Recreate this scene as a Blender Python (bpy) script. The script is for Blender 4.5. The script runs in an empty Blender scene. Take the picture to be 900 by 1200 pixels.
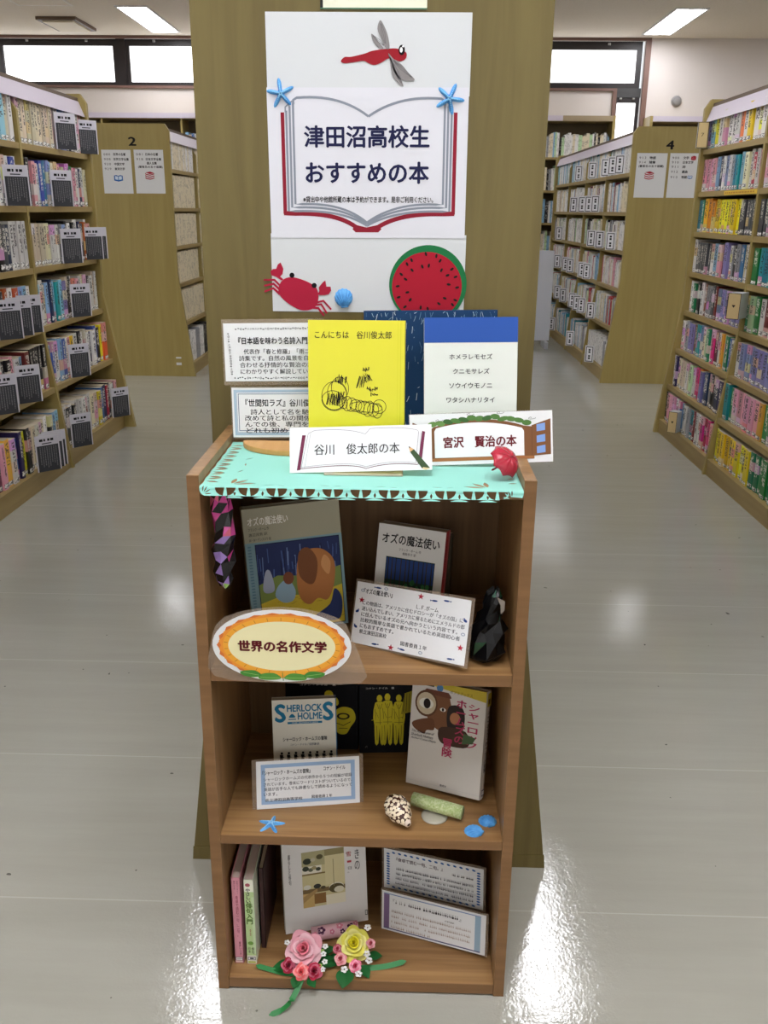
import bpy, bmesh, math, random
from mathutils import Vector, Matrix
C = bpy.context.scene.collection
R = math.radians
# ------------------------------------------------------------------ camera, world, exposure
scn = bpy.context.scene
cam_data = bpy.data.cameras.new('camera')
cam = bpy.data.objects.new('camera', cam_data); C.objects.link(cam)
cam_data.sensor_fit = 'HORIZONTAL'; cam_data.sensor_width = 36.0
cam_data.lens = 36.0 * 1048.0 / 900.0
cam_data.clip_start = 0.02; cam_data.clip_end = 100
_right = Vector((0.99959329, 0.02711838, 0.00882286))
_down = Vector((0.01702049, -0.31909292, -0.94757058))
_fwd = Vector((-0.02288126, 0.94733537, -0.31942472))
_m = Matrix.Identity(4)
for _i in range(3):
    _m[_i][0] = _right[_i]; _m[_i][1] = -_down[_i]; _m[_i][2] = -_fwd[_i]
_m[0][3], _m[1][3], _m[2][3] = 0.0, 0.0, 1.215
cam.matrix_world = _m
scn.camera = cam
w = bpy.data.worlds.new('daylight'); scn.world = w; w.use_nodes = True
w.node_tree.nodes['Background'].inputs[0].default_value = (0.9, 0.95, 1.0, 1)
w.node_tree.nodes['Background'].inputs[1].default_value = 1.0
scn.view_settings.view_transform = 'Standard'
scn.view_settings.look = 'None'
scn.view_settings.gamma = 1.0
scn.view_settings.exposure = 0.18
scn.view_settings.use_curve_mapping = False
LAMP_STRENGTH = 19.0
WINDOW_STRENGTH = 1.6
REAR_FILL_STRENGTH = 1.7
rnd = random.Random(7)

# ------------------------------------------------------------------ helpers: colour and materials
def lin(c):
    return c / 12.92 if c <= 0.04045 else ((c + 0.055) / 1.055) ** 2.4
def col(h):
    if isinstance(h, tuple): return (lin(h[0] / 255), lin(h[1] / 255), lin(h[2] / 255), 1)
    h = h.lstrip('#'); return tuple(lin(int(h[i:i + 2], 16) / 255) for i in (0, 2, 4)) + (1,)
_mats = {}
def mat(name, c, rough=0.6, metal=0.0, spec=0.4, emit=0, alpha=1.0, trans=0.0, coat=0.0):
    key = (name, str(c), rough, metal, spec, emit, alpha, trans, coat)
    if key in _mats: return _mats[key]
    m = bpy.data.materials.new(name); m.use_nodes = True
    b = m.node_tree.nodes['Principled BSDF']
    b.inputs['Base Color'].default_value = col(c)
    b.inputs['Roughness'].default_value = rough; b.inputs['Metallic'].default_value = metal
    b.inputs['Specular IOR Level'].default_value = spec
    b.inputs['Alpha'].default_value = alpha
    b.inputs['Transmission Weight'].default_value = trans
    b.inputs['Coat Weight'].default_value = coat
    b.inputs['Coat Roughness'].default_value = 0.08
    if emit:
        b.inputs['Emission Color'].default_value = col(c); b.inputs['Emission Strength'].default_value = emit
    _mats[key] = m
    return m
def ink(c): return mat('print_' + (c if isinstance(c, str) else '%d_%d_%d' % c).lstrip('#'), c, 0.62, spec=0.25)
class NT:
    def __init__(s, m): s.t = m.node_tree; s.n = s.t.nodes; s.l = s.t.links
    def add(s, kind, **kw):
        n = s.n.new(kind)
        for k, v in kw.items():
            if k.startswith('i_'): n.inputs[int(k[2:]) if k[2:].isdigit() else k[2:].replace('_', ' ')].default_value = v
            else: setattr(n, k, v)
        return n
    def link(s, a, b): s.l.new(a, b)
    def mix(s, fac, a, b, blend='MIX'):
        n = s.n.new('ShaderNodeMix'); n.data_type = 'RGBA'; n.blend_type = blend
        for sock, v in ((n.inputs[0], fac), (n.inputs[6], a), (n.inputs[7], b)):
            if hasattr(v, 'is_linked'): s.l.new(v, sock)
            else: sock.default_value = v
        return n.outputs[2]
    def math(s, op, a, b=0.0):
        n = s.n.new('ShaderNodeMath'); n.operation = op
        for sock, v in ((n.inputs[0], a), (n.inputs[1], b)):
            if hasattr(v, 'is_linked'): s.l.new(v, sock)
            else: sock.default_value = v
        return n.outputs[0]
def wood(name, c1, c2, scale=(30, 30, 1.6), rough=0.5, detail=4, wave=0.0, coat=0.0):
    if name in _mats: return _mats[name]
    m = mat(name, c1, rough, coat=coat); t = NT(m); b = t.n['Principled BSDF']
    tc = t.add('ShaderNodeTexCoord'); mp = t.add('ShaderNodeMapping'); mp.inputs['Scale'].default_value = scale
    t.link(tc.outputs['Object'], mp.inputs[0])
    n1 = t.add('ShaderNodeTexNoise', i_Scale=1.0, i_Detail=float(detail), i_Roughness=0.6, i_Distortion=wave)
    t.link(mp.outputs[0], n1.inputs['Vector'])
    n2 = t.add('ShaderNodeTexNoise', i_Scale=1.7, i_Detail=2.0); t.link(tc.outputs['Object'], n2.inputs['Vector'])
    r1 = t.add('ShaderNodeValToRGB'); r1.color_ramp.elements[0].position = 0.36; r1.color_ramp.elements[1].position = 0.66
    r1.color_ramp.elements[0].color = col(c2); r1.color_ramp.elements[1].color = col(c1)
    t.link(n1.outputs['Fac'], r1.inputs[0])
    o = t.mix(t.math('MULTIPLY', n2.outputs['Fac'], 0.3), r1.outputs[0], col(c2))
    t.link(o, b.inputs['Base Color'])
    bp = t.add('ShaderNodeBump', i_Strength=0.05, i_Distance=0.002); t.link(n1.outputs['Fac'], bp.inputs['Height']); t.link(bp.outputs[0], b.inputs['Normal'])
    _mats[name] = m
    return m
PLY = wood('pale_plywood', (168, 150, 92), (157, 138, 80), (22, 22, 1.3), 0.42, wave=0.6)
PLYS = wood('shaded_plywood', (112, 99, 55), (99, 86, 45), (22, 22, 1.3), 0.42, wave=1.4)  # same plywood with the shade of the poster end put into its colour
PLYD = wood('shelf_plywood', (168, 146, 94), (150, 128, 78), (22, 1.3, 22), 0.45, wave=0.4)
OAKV = wood('oak_board_upright', (160, 124, 82), (132, 99, 62), (60, 60, 2.2), 0.42, 5, 0.5)
OAKH = wood('oak_board_flat', (168, 131, 86), (136, 100, 61), (2.2, 60, 60), 0.42, 5, 0.5)
OAKE = wood('oak_edge_band', (136, 100, 64), (122, 88, 54), (3, 60, 60), 0.45)
BLOND = wood('blond_stand_wood', (205, 160, 98), (190, 142, 80), (40, 3, 3), 0.45)
PAPER = mat('white_paper', (226, 227, 228), 0.6, spec=0.3)
GREYSHEET = mat('thin_sheet', (206, 209, 211), 0.55, spec=0.3); POSTERP = mat('poster_paper', (214, 214, 221), 0.55, spec=0.3)
PAGES = mat('page_edges', (196, 184, 160), 0.8, spec=0.1)
LAV = mat('lavender_strip', (205, 196, 208), 0.35)
FILM = mat('laminate_film', (190, 170, 150), 0.12, alpha=0.22, spec=0.6)
BLK = mat('black_plastic', (14, 14, 16), 0.4)
GREENL = mat('leaf_green', (22, 92, 40), 0.4)

# ------------------------------------------------------------------ helpers: mesh building
class MB:
    def __init__(s): s.v = []; s.f = []; s.mi = []; s.m = []; s.smooth = []
    def slot(s, m):
        if m not in s.m: s.m.append(m)
        return s.m.index(m)
    def add(s, vs, fs, m, smooth=False):
        o = len(s.v); s.v += [tuple(v) for v in vs]; k = s.slot(m)
        for f in fs: s.f.append([i + o for i in f]); s.mi.append(k); s.smooth.append(smooth)
        return s
    def box(s, x0, x1, y0, y1, z0, z1, m):
        vs = [(x, y, z) for z in (z0, z1) for y in (y0, y1) for x in (x0, x1)]
        return s.add(vs, [(0, 2, 3, 1), (4, 5, 7, 6), (0, 1, 5, 4), (2, 6, 7, 3), (0, 4, 6, 2), (1, 3, 7, 5)], m)
    def prism(s, pts, axis, a, b, m):
        n = len(pts)
        def P(p, t): return {'x': (t, p[0], p[1]), 'y': (p[0], t, p[1]), 'z': (p[0], p[1], t)}[axis]
        vs = [P(p, a) for p in pts] + [P(p, b) for p in pts]
        return s.add(vs, [tuple(range(n))[::-1], tuple(range(n, 2 * n))] + [(i, (i + 1) % n, n + (i + 1) % n, n + i) for i in range(n)], m)
    def tube(s, path, rad, m, n=8, smooth=True, caps=True):
        path = [Vector(p) for p in path]; k = len(path)
        rads = rad if isinstance(rad, (list, tuple)) else [rad] * k
        vs = []; up = Vector((0, 0, 1))
        t0 = (path[1] - path[0]).normalized()
        a = t0.cross(up) if abs(t0.dot(up)) < 0.95 else t0.cross(Vector((1, 0, 0)))
        a.normalize()
        for i, p in enumerate(path):
            t = (path[min(i + 1, k - 1)] - path[max(i - 1, 0)]).normalized()
            a = (a - t * a.dot(t)).normalized(); b = t.cross(a)
            for j in range(n):
                q = 2 * math.pi * j / n
                vs.append(p + (a * math.cos(q) + b * math.sin(q)) * rads[i])
        fs = [(i * n + j, i * n + (j + 1) % n, (i + 1) * n + (j + 1) % n, (i + 1) * n + j) for i in range(k - 1) for j in range(n)]
        if caps: fs += [tuple(range(n))[::-1], tuple(range((k - 1) * n, k * n))]
        return s.add(vs, fs, m, smooth)
    def lathe(s, prof, m, n=24, c=(0, 0, 0), smooth=True):
        vs = [(c[0] + r * math.cos(2 * math.pi * j / n), c[1] + r * math.sin(2 * math.pi * j / n), c[2] + z) for r, z in prof for j in range(n)]
        k = len(prof)
        fs = [(i * n + j, i * n + (j + 1) % n, (i + 1) * n + (j + 1) % n, (i + 1) * n + j) for i in range(k - 1) for j in range(n)]
        fs += [tuple(range(n))[::-1], tuple(range((k - 1) * n, k * n))]
        return s.add(vs, fs, m, smooth)
    def grid(s, fn, nu, nv, m, smooth=True, wrap=False):
        vs = [fn(i / nu, j / nv) for j in range(nv + 1) for i in range(nu + 1)]
        fs = [(j * (nu + 1) + i, j * (nu + 1) + i + 1, (j + 1) * (nu + 1) + i + 1, (j + 1) * (nu + 1) + i) for j in range(nv) for i in range(nu)]
        return s.add(vs, fs, m, smooth)
    def mesh(s, name):
        me = bpy.data.meshes.new(name); me.from_pydata(s.v, [], s.f)
        for m in s.m: me.materials.append(m)
        me.polygons.foreach_set('material_index', s.mi)
        me.polygons.foreach_set('use_smooth', s.smooth)
        me.update(); return me
    def build(s, name, parent=None, bevel=0.0, solid=0.0, recalc=True, **tags):
        me = s.mesh(name)
        if recalc:
            bm = bmesh.new(); bm.from_mesh(me); bmesh.ops.recalc_face_normals(bm, faces=bm.faces); bm.to_mesh(me); bm.free()
        o = bpy.data.objects.new(name, me); C.objects.link(o)
        if parent is not None: o.parent = parent
        if solid:
            d = o.modifiers.new('thickness', 'SOLIDIFY'); d.thickness = solid; d.offset = 0
        if bevel:
            d = o.modifiers.new('bevel', 'BEVEL'); d.width = bevel; d.segments = 2; d.limit_method = 'ANGLE'
        for k, v in tags.items(): o[k] = v
        return o
def thing(name, label, cat, loc=(0, 0, 0), yaw=0, lean=0, roll=0, group=None):
    o = bpy.data.objects.new(name, None); C.objects.link(o); o.empty_display_size = 0.05
    o.matrix_world = Matrix.Translation(loc) @ Matrix.Rotation(R(yaw), 4, 'Z') @ Matrix.Rotation(-R(lean), 4, 'X') @ Matrix.Rotation(-R(roll), 4, 'Y')
    o['label'] = label; o['category'] = cat
    if group: o['group'] = group
    return o
def tag(o, label, cat, group=None):
    o['label'] = label; o['category'] = cat
    if group: o['group'] = group
    return o
def structure(o, label=None):
    o['kind'] = 'structure'
    if label: o['label'] = label
    return o
# text as outline geometry, cached per string
_txt = {}
def text_geo(s, space=1.0):
    key = (s, space)
    if key in _txt: return _txt[key]
    c = bpy.data.curves.new('lettering', 'FONT'); c.body = s; c.size = 1.0; c.resolution_u = 3
    c.align_x = 'CENTER'; c.space_line = 0.95; c.space_character = space
    o = bpy.data.objects.new('lettering', c); C.objects.link(o)
    dg = bpy.context.evaluated_depsgraph_get()
    me = bpy.data.meshes.new_from_object(o.evaluated_get(dg))
    vs = [(v.co.x, v.co.y) for v in me.vertices]; fs = [tuple(p.vertices) for p in me.polygons]
    bpy.data.objects.remove(o); bpy.data.curves.remove(c); bpy.data.meshes.remove(me)
    _txt[key] = (vs, fs); return _txt[key]
def shape_geo(outline, holes=(), res=1):
    c = bpy.data.curves.new('outline', 'CURVE'); c.dimensions = '2D'; c.fill_mode = 'BOTH'
    for pts in [outline, *holes]:
        sp = c.splines.new('POLY'); sp.points.add(len(pts) - 1); sp.use_cyclic_u = True
        for p, q in zip(sp.points, pts): p.co = (q[0], q[1], 0, 1)
    o = bpy.data.objects.new('outline', c); C.objects.link(o)
    dg = bpy.context.evaluated_depsgraph_get()
    me = bpy.data.meshes.new_from_object(o.evaluated_get(dg))
    vs = [(v.co.x, v.co.y) for v in me.vertices]; fs = [tuple(p.vertices) for p in me.polygons]
    bpy.data.objects.remove(o); bpy.data.curves.remove(c); bpy.data.meshes.remove(me)
    return vs, fs
class Art:
    """flat printed shapes on a sheet w x h, in fractions of it (u right, v up); becomes one mesh facing -Y"""
    def __init__(s, w, h, bx=(0, 1, 0, 1), y0=-0.0004, step=0.000012):
        s.w, s.h = w, h; s.b = MB(); s.bx = bx; s.k = 0; s.y0 = y0; s.step = step
    def P(s, u, v):
        x0, x1, y0, y1 = s.bx
        return ((u - x0) / (x1 - x0) - 0.5) * s.w, ((v - y0) / (y1 - y0)) * s.h
    def lay(s): s.k += 1; return s.y0 - s.step * s.k
    def poly(s, pts, c):
        y = s.lay(); q = [s.P(*p) for p in pts]; n = len(q)
        vs, fs = shape_geo(q) if n > 4 else (q, [tuple(range(n))])
        s.b.add([(x, y, z) for x, z in vs], fs, ink(c)); return s
    def rect(s, u0, v0, u1, v1, c): return s.poly([(u0, v0), (u1, v0), (u1, v1), (u0, v1)], c)
    def frame(s, u0, v0, u1, v1, t, c, tv=None):
        tv = tv or t
        for a in ((u0, v0, u1, v0 + tv), (u0, v1 - tv, u1, v1), (u0, v0, u0 + t, v1), (u1 - t, v0, u1, v1)): s.rect(*a, c)
        return s
    def ell(s, u, v, ru, rv, c, rot=0, n=20, a0=0, a1=360):
        cr, sr = math.cos(R(rot)), math.sin(R(rot)); pts = []
        for i in range(n):
            a = R(a0 + (a1 - a0) * i / (n if a1 - a0 == 360 else n - 1)); x, y = ru * math.cos(a), rv * math.sin(a)
            pts.append((u + x * cr - y * sr, v + x * sr + y * cr))
        return s.poly(pts, c)
    def line(s, pts, t, c, closed=False):
        y = s.lay(); q = [Vector(s.P(*p)) for p in pts]
        if closed: q.append(q[0])
        vs = []; fs = []; n = len(q)
        for i, p in enumerate(q):
            a = q[i - 1] if i else (q[-2] if closed else p); b = q[i + 1] if i < n - 1 else (q[1] if closed else p)
            d = (b - a); d = d.normalized() if d.length > 1e-9 else Vector((1, 0)); nn = Vector((-d.y, d.x)) * t * 0.5
            vs += [(p.x + nn.x, y, p.y + nn.y), (p.x - nn.x, y, p.y - nn.y)]
            if i: fs.append((2 * i - 2, 2 * i - 1, 2 * i + 1, 2 * i))
        s.b.add(vs, fs, ink(c)); return s
    def text(s, t, u0, v0, u1, v1, c, bold=0.0, shear=0.0, space=1.0):
        vs, fs = text_geo(t, space)
        if not vs: return s
        xa = min(v[0] for v in vs); xb = max(v[0] for v in vs); ya = min(v[1] for v in vs); yb = max(v[1] for v in vs)
        sh = [(0, 0)] if bold == 0 else ([(-bold * .6, 0), (bold * .6, 0)] if bold <= 0.013 else [(-bold, 0), (bold, 0), (0, bold * .8), (0, -bold * .8), (0, 0)])
        for dx, dy in sh:      # heavier strokes: the same outline printed again, slightly shifted
            y = s.lay(); out = []
            for a, b in vs:
                fu = (a + dx - xa) / (xb - xa or 1); fv = (b + dy - ya) / (yb - ya or 1)
                x, z = s.P(u0 + (u1 - u0) * fu + shear * fv, v0 + (v1 - v0) * fv); out.append((x, y, z))
            s.b.add(out, fs, ink(c))
        return s
    def vtext(s, t, u0, v0, u1, v1, c, bold=0.0): return s.text('\n'.join(t), u0, v0, u1, v1, c, bold)
    def build(s, name, parent, **kw): return s.b.build(name, parent, recalc=False, **kw)
def arc(cx, cy, rx, ry, a0, a1, n=14): return [(cx + rx * math.cos(R(a0 + (a1 - a0) * i / n)), cy + ry * math.sin(R(a0 + (a1 - a0) * i / n))) for i in range(n + 1)]
def curve(p0, p1, p2, n=12): return [((1 - t) ** 2 * p0[0] + 2 * t * (1 - t) * p1[0] + t * t * p2[0], (1 - t) ** 2 * p0[1] + 2 * t * (1 - t) * p1[1] + t * t * p2[1]) for t in [i / n for i in range(n + 1)]]
# ------------------------------------------------------------------ the room
XL, XR, YB, YN, ZC = -7.2, 7.2, 10.85, -4.0, 3.0
def floor_mat():
    m = mat('vinyl_floor', (186, 185, 176), 0.2, spec=0.65); t = NT(m); b = t.n['Principled BSDF']
    g = t.add('ShaderNodeNewGeometry'); P = g.outputs['Position']
    mp = t.add('ShaderNodeMapping'); mp.inputs['Scale'].default_value = (0.8, 9.0, 1); t.link(P, mp.inputs[0])
    n1 = t.add('ShaderNodeTexNoise', i_Scale=1.6, i_Detail=5.0, i_Roughness=0.65); t.link(mp.outputs[0], n1.inputs['Vector'])
    n2 = t.add('ShaderNodeTexNoise', i_Scale=0.9, i_Detail=3.0); t.link(P, n2.inputs['Vector'])
    c1 = t.mix(n1.outputs['Fac'], col((178, 178, 169)), col((156, 155, 145)))
    c2 = t.mix(t.math('MULTIPLY', n2.outputs['Fac'], 0.35), c1, col((162, 157, 143)))
    n3 = t.add('ShaderNodeTexNoise', i_Scale=38.0, i_Detail=1.0); t.link(P, n3.inputs['Vector'])
    sp = t.math('GREATER_THAN', n3.outputs['Fac'], 0.795)
    c3 = t.mix(t.math('MULTIPLY', sp, 0.75), c2, col((60, 55, 50)))
    sx = t.add('ShaderNodeSeparateXYZ'); t.link(P, sx.inputs[0])
    fr = t.math('FRACT', t.math('DIVIDE', t.math('SUBTRACT', sx.outputs['Y'], 0.413), 0.4565))
    seam = t.math('LESS_THAN', fr, 0.006)
    c4 = t.mix(t.math('MULTIPLY', seam, 0.4), c3, col((206, 204, 196)))
    t.link(c4, b.inputs['Base Color'])
    n4 = t.add('ShaderNodeTexNoise', i_Scale=0.6, i_Detail=2.0); t.link(mp.outputs[0], n4.inputs['Vector'])
    rr = t.add('ShaderNodeMapRange'); rr.inputs['To Min'].default_value = 0.04; rr.inputs['To Max'].default_value = 0.14
    t.link(n4.outputs['Fac'], rr.inputs['Value']); t.link(rr.outputs[0], b.inputs['Roughness'])
    n5 = t.add('ShaderNodeTexNoise', i_Scale=48.0, i_Detail=3.0, i_Roughness=0.6); t.link(P, n5.inputs['Vector'])
    n6 = t.add('ShaderNodeTexNoise', i_Scale=210.0, i_Detail=1.0); t.link(P, n6.inputs['Vector'])
    hgt = t.math('ADD', n5.outputs['Fac'], t.math('MULTIPLY', n6.outputs['Fac'], 0.42))
    bp = t.add('ShaderNodeBump', i_Strength=0.09, i_Distance=0.004); t.link(hgt, bp.inputs['Height']); t.link(bp.outputs[0], b.inputs['Normal'])
    return m
def rough_wall(name, c, sc=60, d=0.002, c2=None):
    m = mat(name, c, 0.85, spec=0.15); t = NT(m); b = t.n['Principled BSDF']
    g = t.add('ShaderNodeNewGeometry'); n = t.add('ShaderNodeTexNoise', i_Scale=float(sc), i_Detail=3.0); t.link(g.outputs['Position'], n.inputs['Vector'])
    if c2: t.link(t.mix(n.outputs['Fac'], col(c), col(c2)), b.inputs['Base Color'])
    bp = t.add('ShaderNodeBump', i_Strength=0.4, i_Distance=d); t.link(n.outputs['Fac'], bp.inputs['Height']); t.link(bp.outputs[0], b.inputs['Normal'])
    return m
WALL = rough_wall('painted_wall', (218, 211, 206))
CEIL = rough_wall('ceiling_board', (246, 240, 228), 45, 0.003, (234, 226, 212))
DARKFR = mat('dark_bronze_frame', (42, 36, 36), 0.4)
TRIMB = mat('brown_trim', (120, 92, 82), 0.5)
structure(MB().box(XL, XR, YN, YB + 0.2, -0.1, 0, floor_mat()).build('floor'))
structure(MB().box(XL, XR, YN, YB + 0.2, ZC, ZC + 0.1, CEIL).build('ceiling'))
structure(MB().box(XL - 0.15, XL, YN, YB + 0.2, 0, ZC, WALL).build('wall_left'))
structure(MB().box(XR, XR + 0.15, YN, YB + 0.2, 0, ZC, WALL).build('wall_right'))
structure(MB().box(XL, XR, YN - 0.15, YN, 0, ZC, WALL).build('wall_rear'))
bw = MB()
bw.box(XL, 2.235, YB, YB + 0.2, 0, 2.50, WALL)
bw.box(2.235, 2.555, YB, YB + 0.2, 0, 1.0, WALL)
bw.box(2.555, XR, YB - 0.02, YB + 0.2, 0, ZC, WALL)
bw.box(XL, -5.9, YB, YB + 0.2, 2.5, ZC, WALL)
structure(bw.build('wall_back'))
DAY = mat('bright_frosted_pane', (250, 250, 252), 0.3, emit=WINDOW_STRENGTH)
REARFILL = mat('added_fill_pane', (250, 250, 252), 0.3, emit=REAR_FILL_STRENGTH)
def window(n, x0, x1, z0, z1, fr=0.045, side=None):
    f = MB(); y0, y1 = YB + 0.03, YB + 0.10
    f.box(x0, x1, y0, y1, z0, z0 + fr, DARKFR).box(x0, x1, y0, y1, z1 - fr * 1.5, z1, DARKFR)
    f.box(x0, x0 + fr, y0, y1, z0 + fr, z1 - fr * 1.5, DARKFR).box(x1 - fr, x1, y0, y1, z0 + fr, z1 - fr * 1.5, DARKFR)
    o = structure(f.build('window_%d' % n))
    MB().box(x0 + fr, x1 - fr, YB + 0.06, YB + 0.07, z0 + fr, z1 - fr * 1.5, DAY).build('pane', o)
    k = MB(); zz = z1 - fr * 0.7
    for xx in ((x0 * 0.75 + x1 * 0.25), (x0 * 0.25 + x1 * 0.75)): k.lathe([(0.0, 0), (0.016, 0.0), (0.016, 0.02), (0.0, 0.02)], mat('steel_catch', (200, 200, 200), 0.3, 0.8), 10, (xx, YB + 0.02, zz))
    k.build('catch', o)
    return o
window(1, -5.9, -4.57, 2.50, 2.975); window(2, -4.57, -3.255, 2.50, 2.975); window(3, -3.165, -1.85, 2.50, 2.975)
window(4, -1.76, -0.45, 2.50, 2.975); window(5, -0.36, 0.95, 2.50, 2.975); window(6, 1.04, 2.50, 2.51, 2.975, 0.055)
for i in range(4):  # glowing windows added behind the camera to fill the shelf fronts with light
    x0 = -5.6 + 2.85 * i
    f = MB(); y1 = YN + 0.05
    f.box(x0, x0 + 2.6, YN + 0.001, y1, 0.9, 0.96, DARKFR).box(x0, x0 + 2.6, YN + 0.001, y1, 2.58, 2.64, DARKFR)
    for q in (x0, x0 + 1.27, x0 + 2.54): f.box(q, q + 0.06, YN + 0.001, y1, 0.961, 2.579, DARKFR)
    o = structure(f.build('window_%d' % (8 + i)))
    MB().box(x0 + 0.061, x0 + 1.269, YN + 0.012, YN + 0.02, 0.961, 2.579, REARFILL).build('pane', o); MB().box(x0 + 1.331, x0 + 2.539, YN + 0.012, YN + 0.02, 0.961, 2.579, REARFILL).build('pane', o)
window(7, 2.235, 2.515, 1.0, 2.42, 0.035)
tr = MB()
for xm in (-3.21, -1.805, -0.405, 0.995): tr.box(xm - 0.05, xm + 0.05, YB + 0.01, YB + 0.12, 2.5, 2.975, DARKFR)
tr.box(2.235, 2.52, YB + 0.02, YB + 0.12, 2.42, 2.512, mat('grey_infill_panel', (66, 66, 66), 0.5))
structure(tr.build('trim_1'))
tb = MB(); tb.box(-5.9, 2.25, YB - 0.03, YB, 2.478, 2.505, TRIMB); tb.box(2.21, 2.25, YB - 0.03, YB, 1.0, 2.478, TRIMB)
tb.box(2.52, 2.575, YB - 0.05, YB - 0.005, 1.0, 2.975, TRIMB); tb.box(-5.9, 2.575, YB - 0.04, YB, 2.972, ZC, TRIMB)
structure(tb.build('trim_2'))
MB().box(XL, 2.5, YB - 0.012, YB, 0, 0.08, TRIMB).build('baseboard_back')['kind'] = 'structure'

# ceiling lamps
LAMP = mat('lamp_diffuser', (250, 250, 255), 0.4, emit=LAMP_STRENGTH)
LFR = mat('lamp_frame', (228, 226, 224), 0.4)
lamp_where = {(-2.62, 9.93): 'recessed lamp over the aisle by bookcase two', (2.56, 9.93): 'recessed lamp near the corner window by bookcase four'}
def lamp(x, y, label):
    t = thing('ceiling_lamp', label, 'ceiling lamp', (x, y, ZC - 0.001), group='ceiling lamps')
    f = MB(); a, b = 0.155, 0.635
    for q in ((-a, -a + 0.02, -b, b), (a - 0.02, a, -b, b), (-a + 0.02, a - 0.02, -b, -b + 0.02), (-a + 0.02, a - 0.02, b - 0.02, b)): f.box(*q, -0.014, 0, LFR)
    f.build('frame', t)
    MB().box(-a + 0.02, a - 0.02, -b + 0.02, b - 0.02, -0.008, -0.002, LAMP).build('diffuser', t)
    MB().box(-0.02, 0.02, -b + 0.02, b - 0.02, -0.013, -0.0085, mat('lamp_louver', (240, 240, 244), 0.4, emit=LAMP_STRENGTH * 0.45)).build('louver', t)
for x, y in ((0.85, 4.35), (-1.0, 4.25), (0.0, 7.0), (-4.3, 6.4), (4.3, 6.4), (-3.6, 2.4), (3.6, 2.4), (-0.6, 0.3), (0.6, 0.3), (-5.6, 7.6), (5.6, 7.6)): lamp(x, y, 'unseen ceiling lamp lighting the library from out of the frame')  # first pair read off floor reflections, the rest added unseen to brighten the room
for x in (-5.2, -2.62, 0.0, 2.56, 5.2):
    for y in (9.93, 4.4, 0.3):
        if y == 4.4 and abs(x) < 3: continue
        lamp(x, y, {(-2.62, 9.93): 'lit ceiling lamp beside the square vent, above bookcase two', (2.56, 9.93): 'lit ceiling lamp in front of the corner window, above bookcase four'}.get((x, y), 'unseen ceiling lamp lighting the library from out of the frame'))
v = thing('ceiling_vent', 'square cream ceiling vent with a dark brown rim', 'vent', (-3.52, 10.12, ZC))
vb = MB()
for q in ((-0.2, 0.2, -0.31, -0.26), (-0.2, 0.2, 0.26, 0.31), (-0.2, -0.16, -0.26, 0.26), (0.16, 0.2, -0.26, 0.26)): vb.box(*q, -0.03, -0.001, mat('vent_rim', (92, 72, 54), 0.5))
vb.build('rim', v); MB().box(-0.155, 0.155, -0.255, 0.255, -0.045, -0.02, mat('vent_plate', (226, 214, 186), 0.5)).build('plate', v, bevel=0.006)
v = thing('access_hatch', 'flat ceiling access hatch with a thin pale frame', 'hatch', (-3.42, 9.05, ZC))
vb = MB()
for q in ((-0.26, 0.26, -0.27, -0.25), (-0.26, 0.26, 0.25, 0.27), (-0.26, -0.24, -0.25, 0.25), (0.24, 0.26, -0.25, 0.25)): vb.box(*q, -0.006, -0.001, mat('hatch_frame', (238, 234, 226), 0.4))
vb.build('frame', v); MB().box(-0.235, 0.235, -0.245, 0.245, -0.004, -0.001, CEIL).build('panel', v)
s = thing('wall_speaker', 'round grey speaker grille on the white wall', 'speaker', (2.905, YB - 0.021, 2.38))
s.rotation_euler = (R(90), 0, 0)
MB().lathe([(0.0, 0), (0.055, 0), (0.055, 0.016), (0.048, 0.024), (0, 0.024)], mat('speaker_rim', (158, 156, 156), 0.5), 28).build('rim', s)
MB().lathe([(0.0, 0.0245), (0.045, 0.0245), (0.04, 0.03), (0, 0.032)], mat('speaker_grille', (140, 138, 138), 0.7), 28).build('grille', s)

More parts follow.
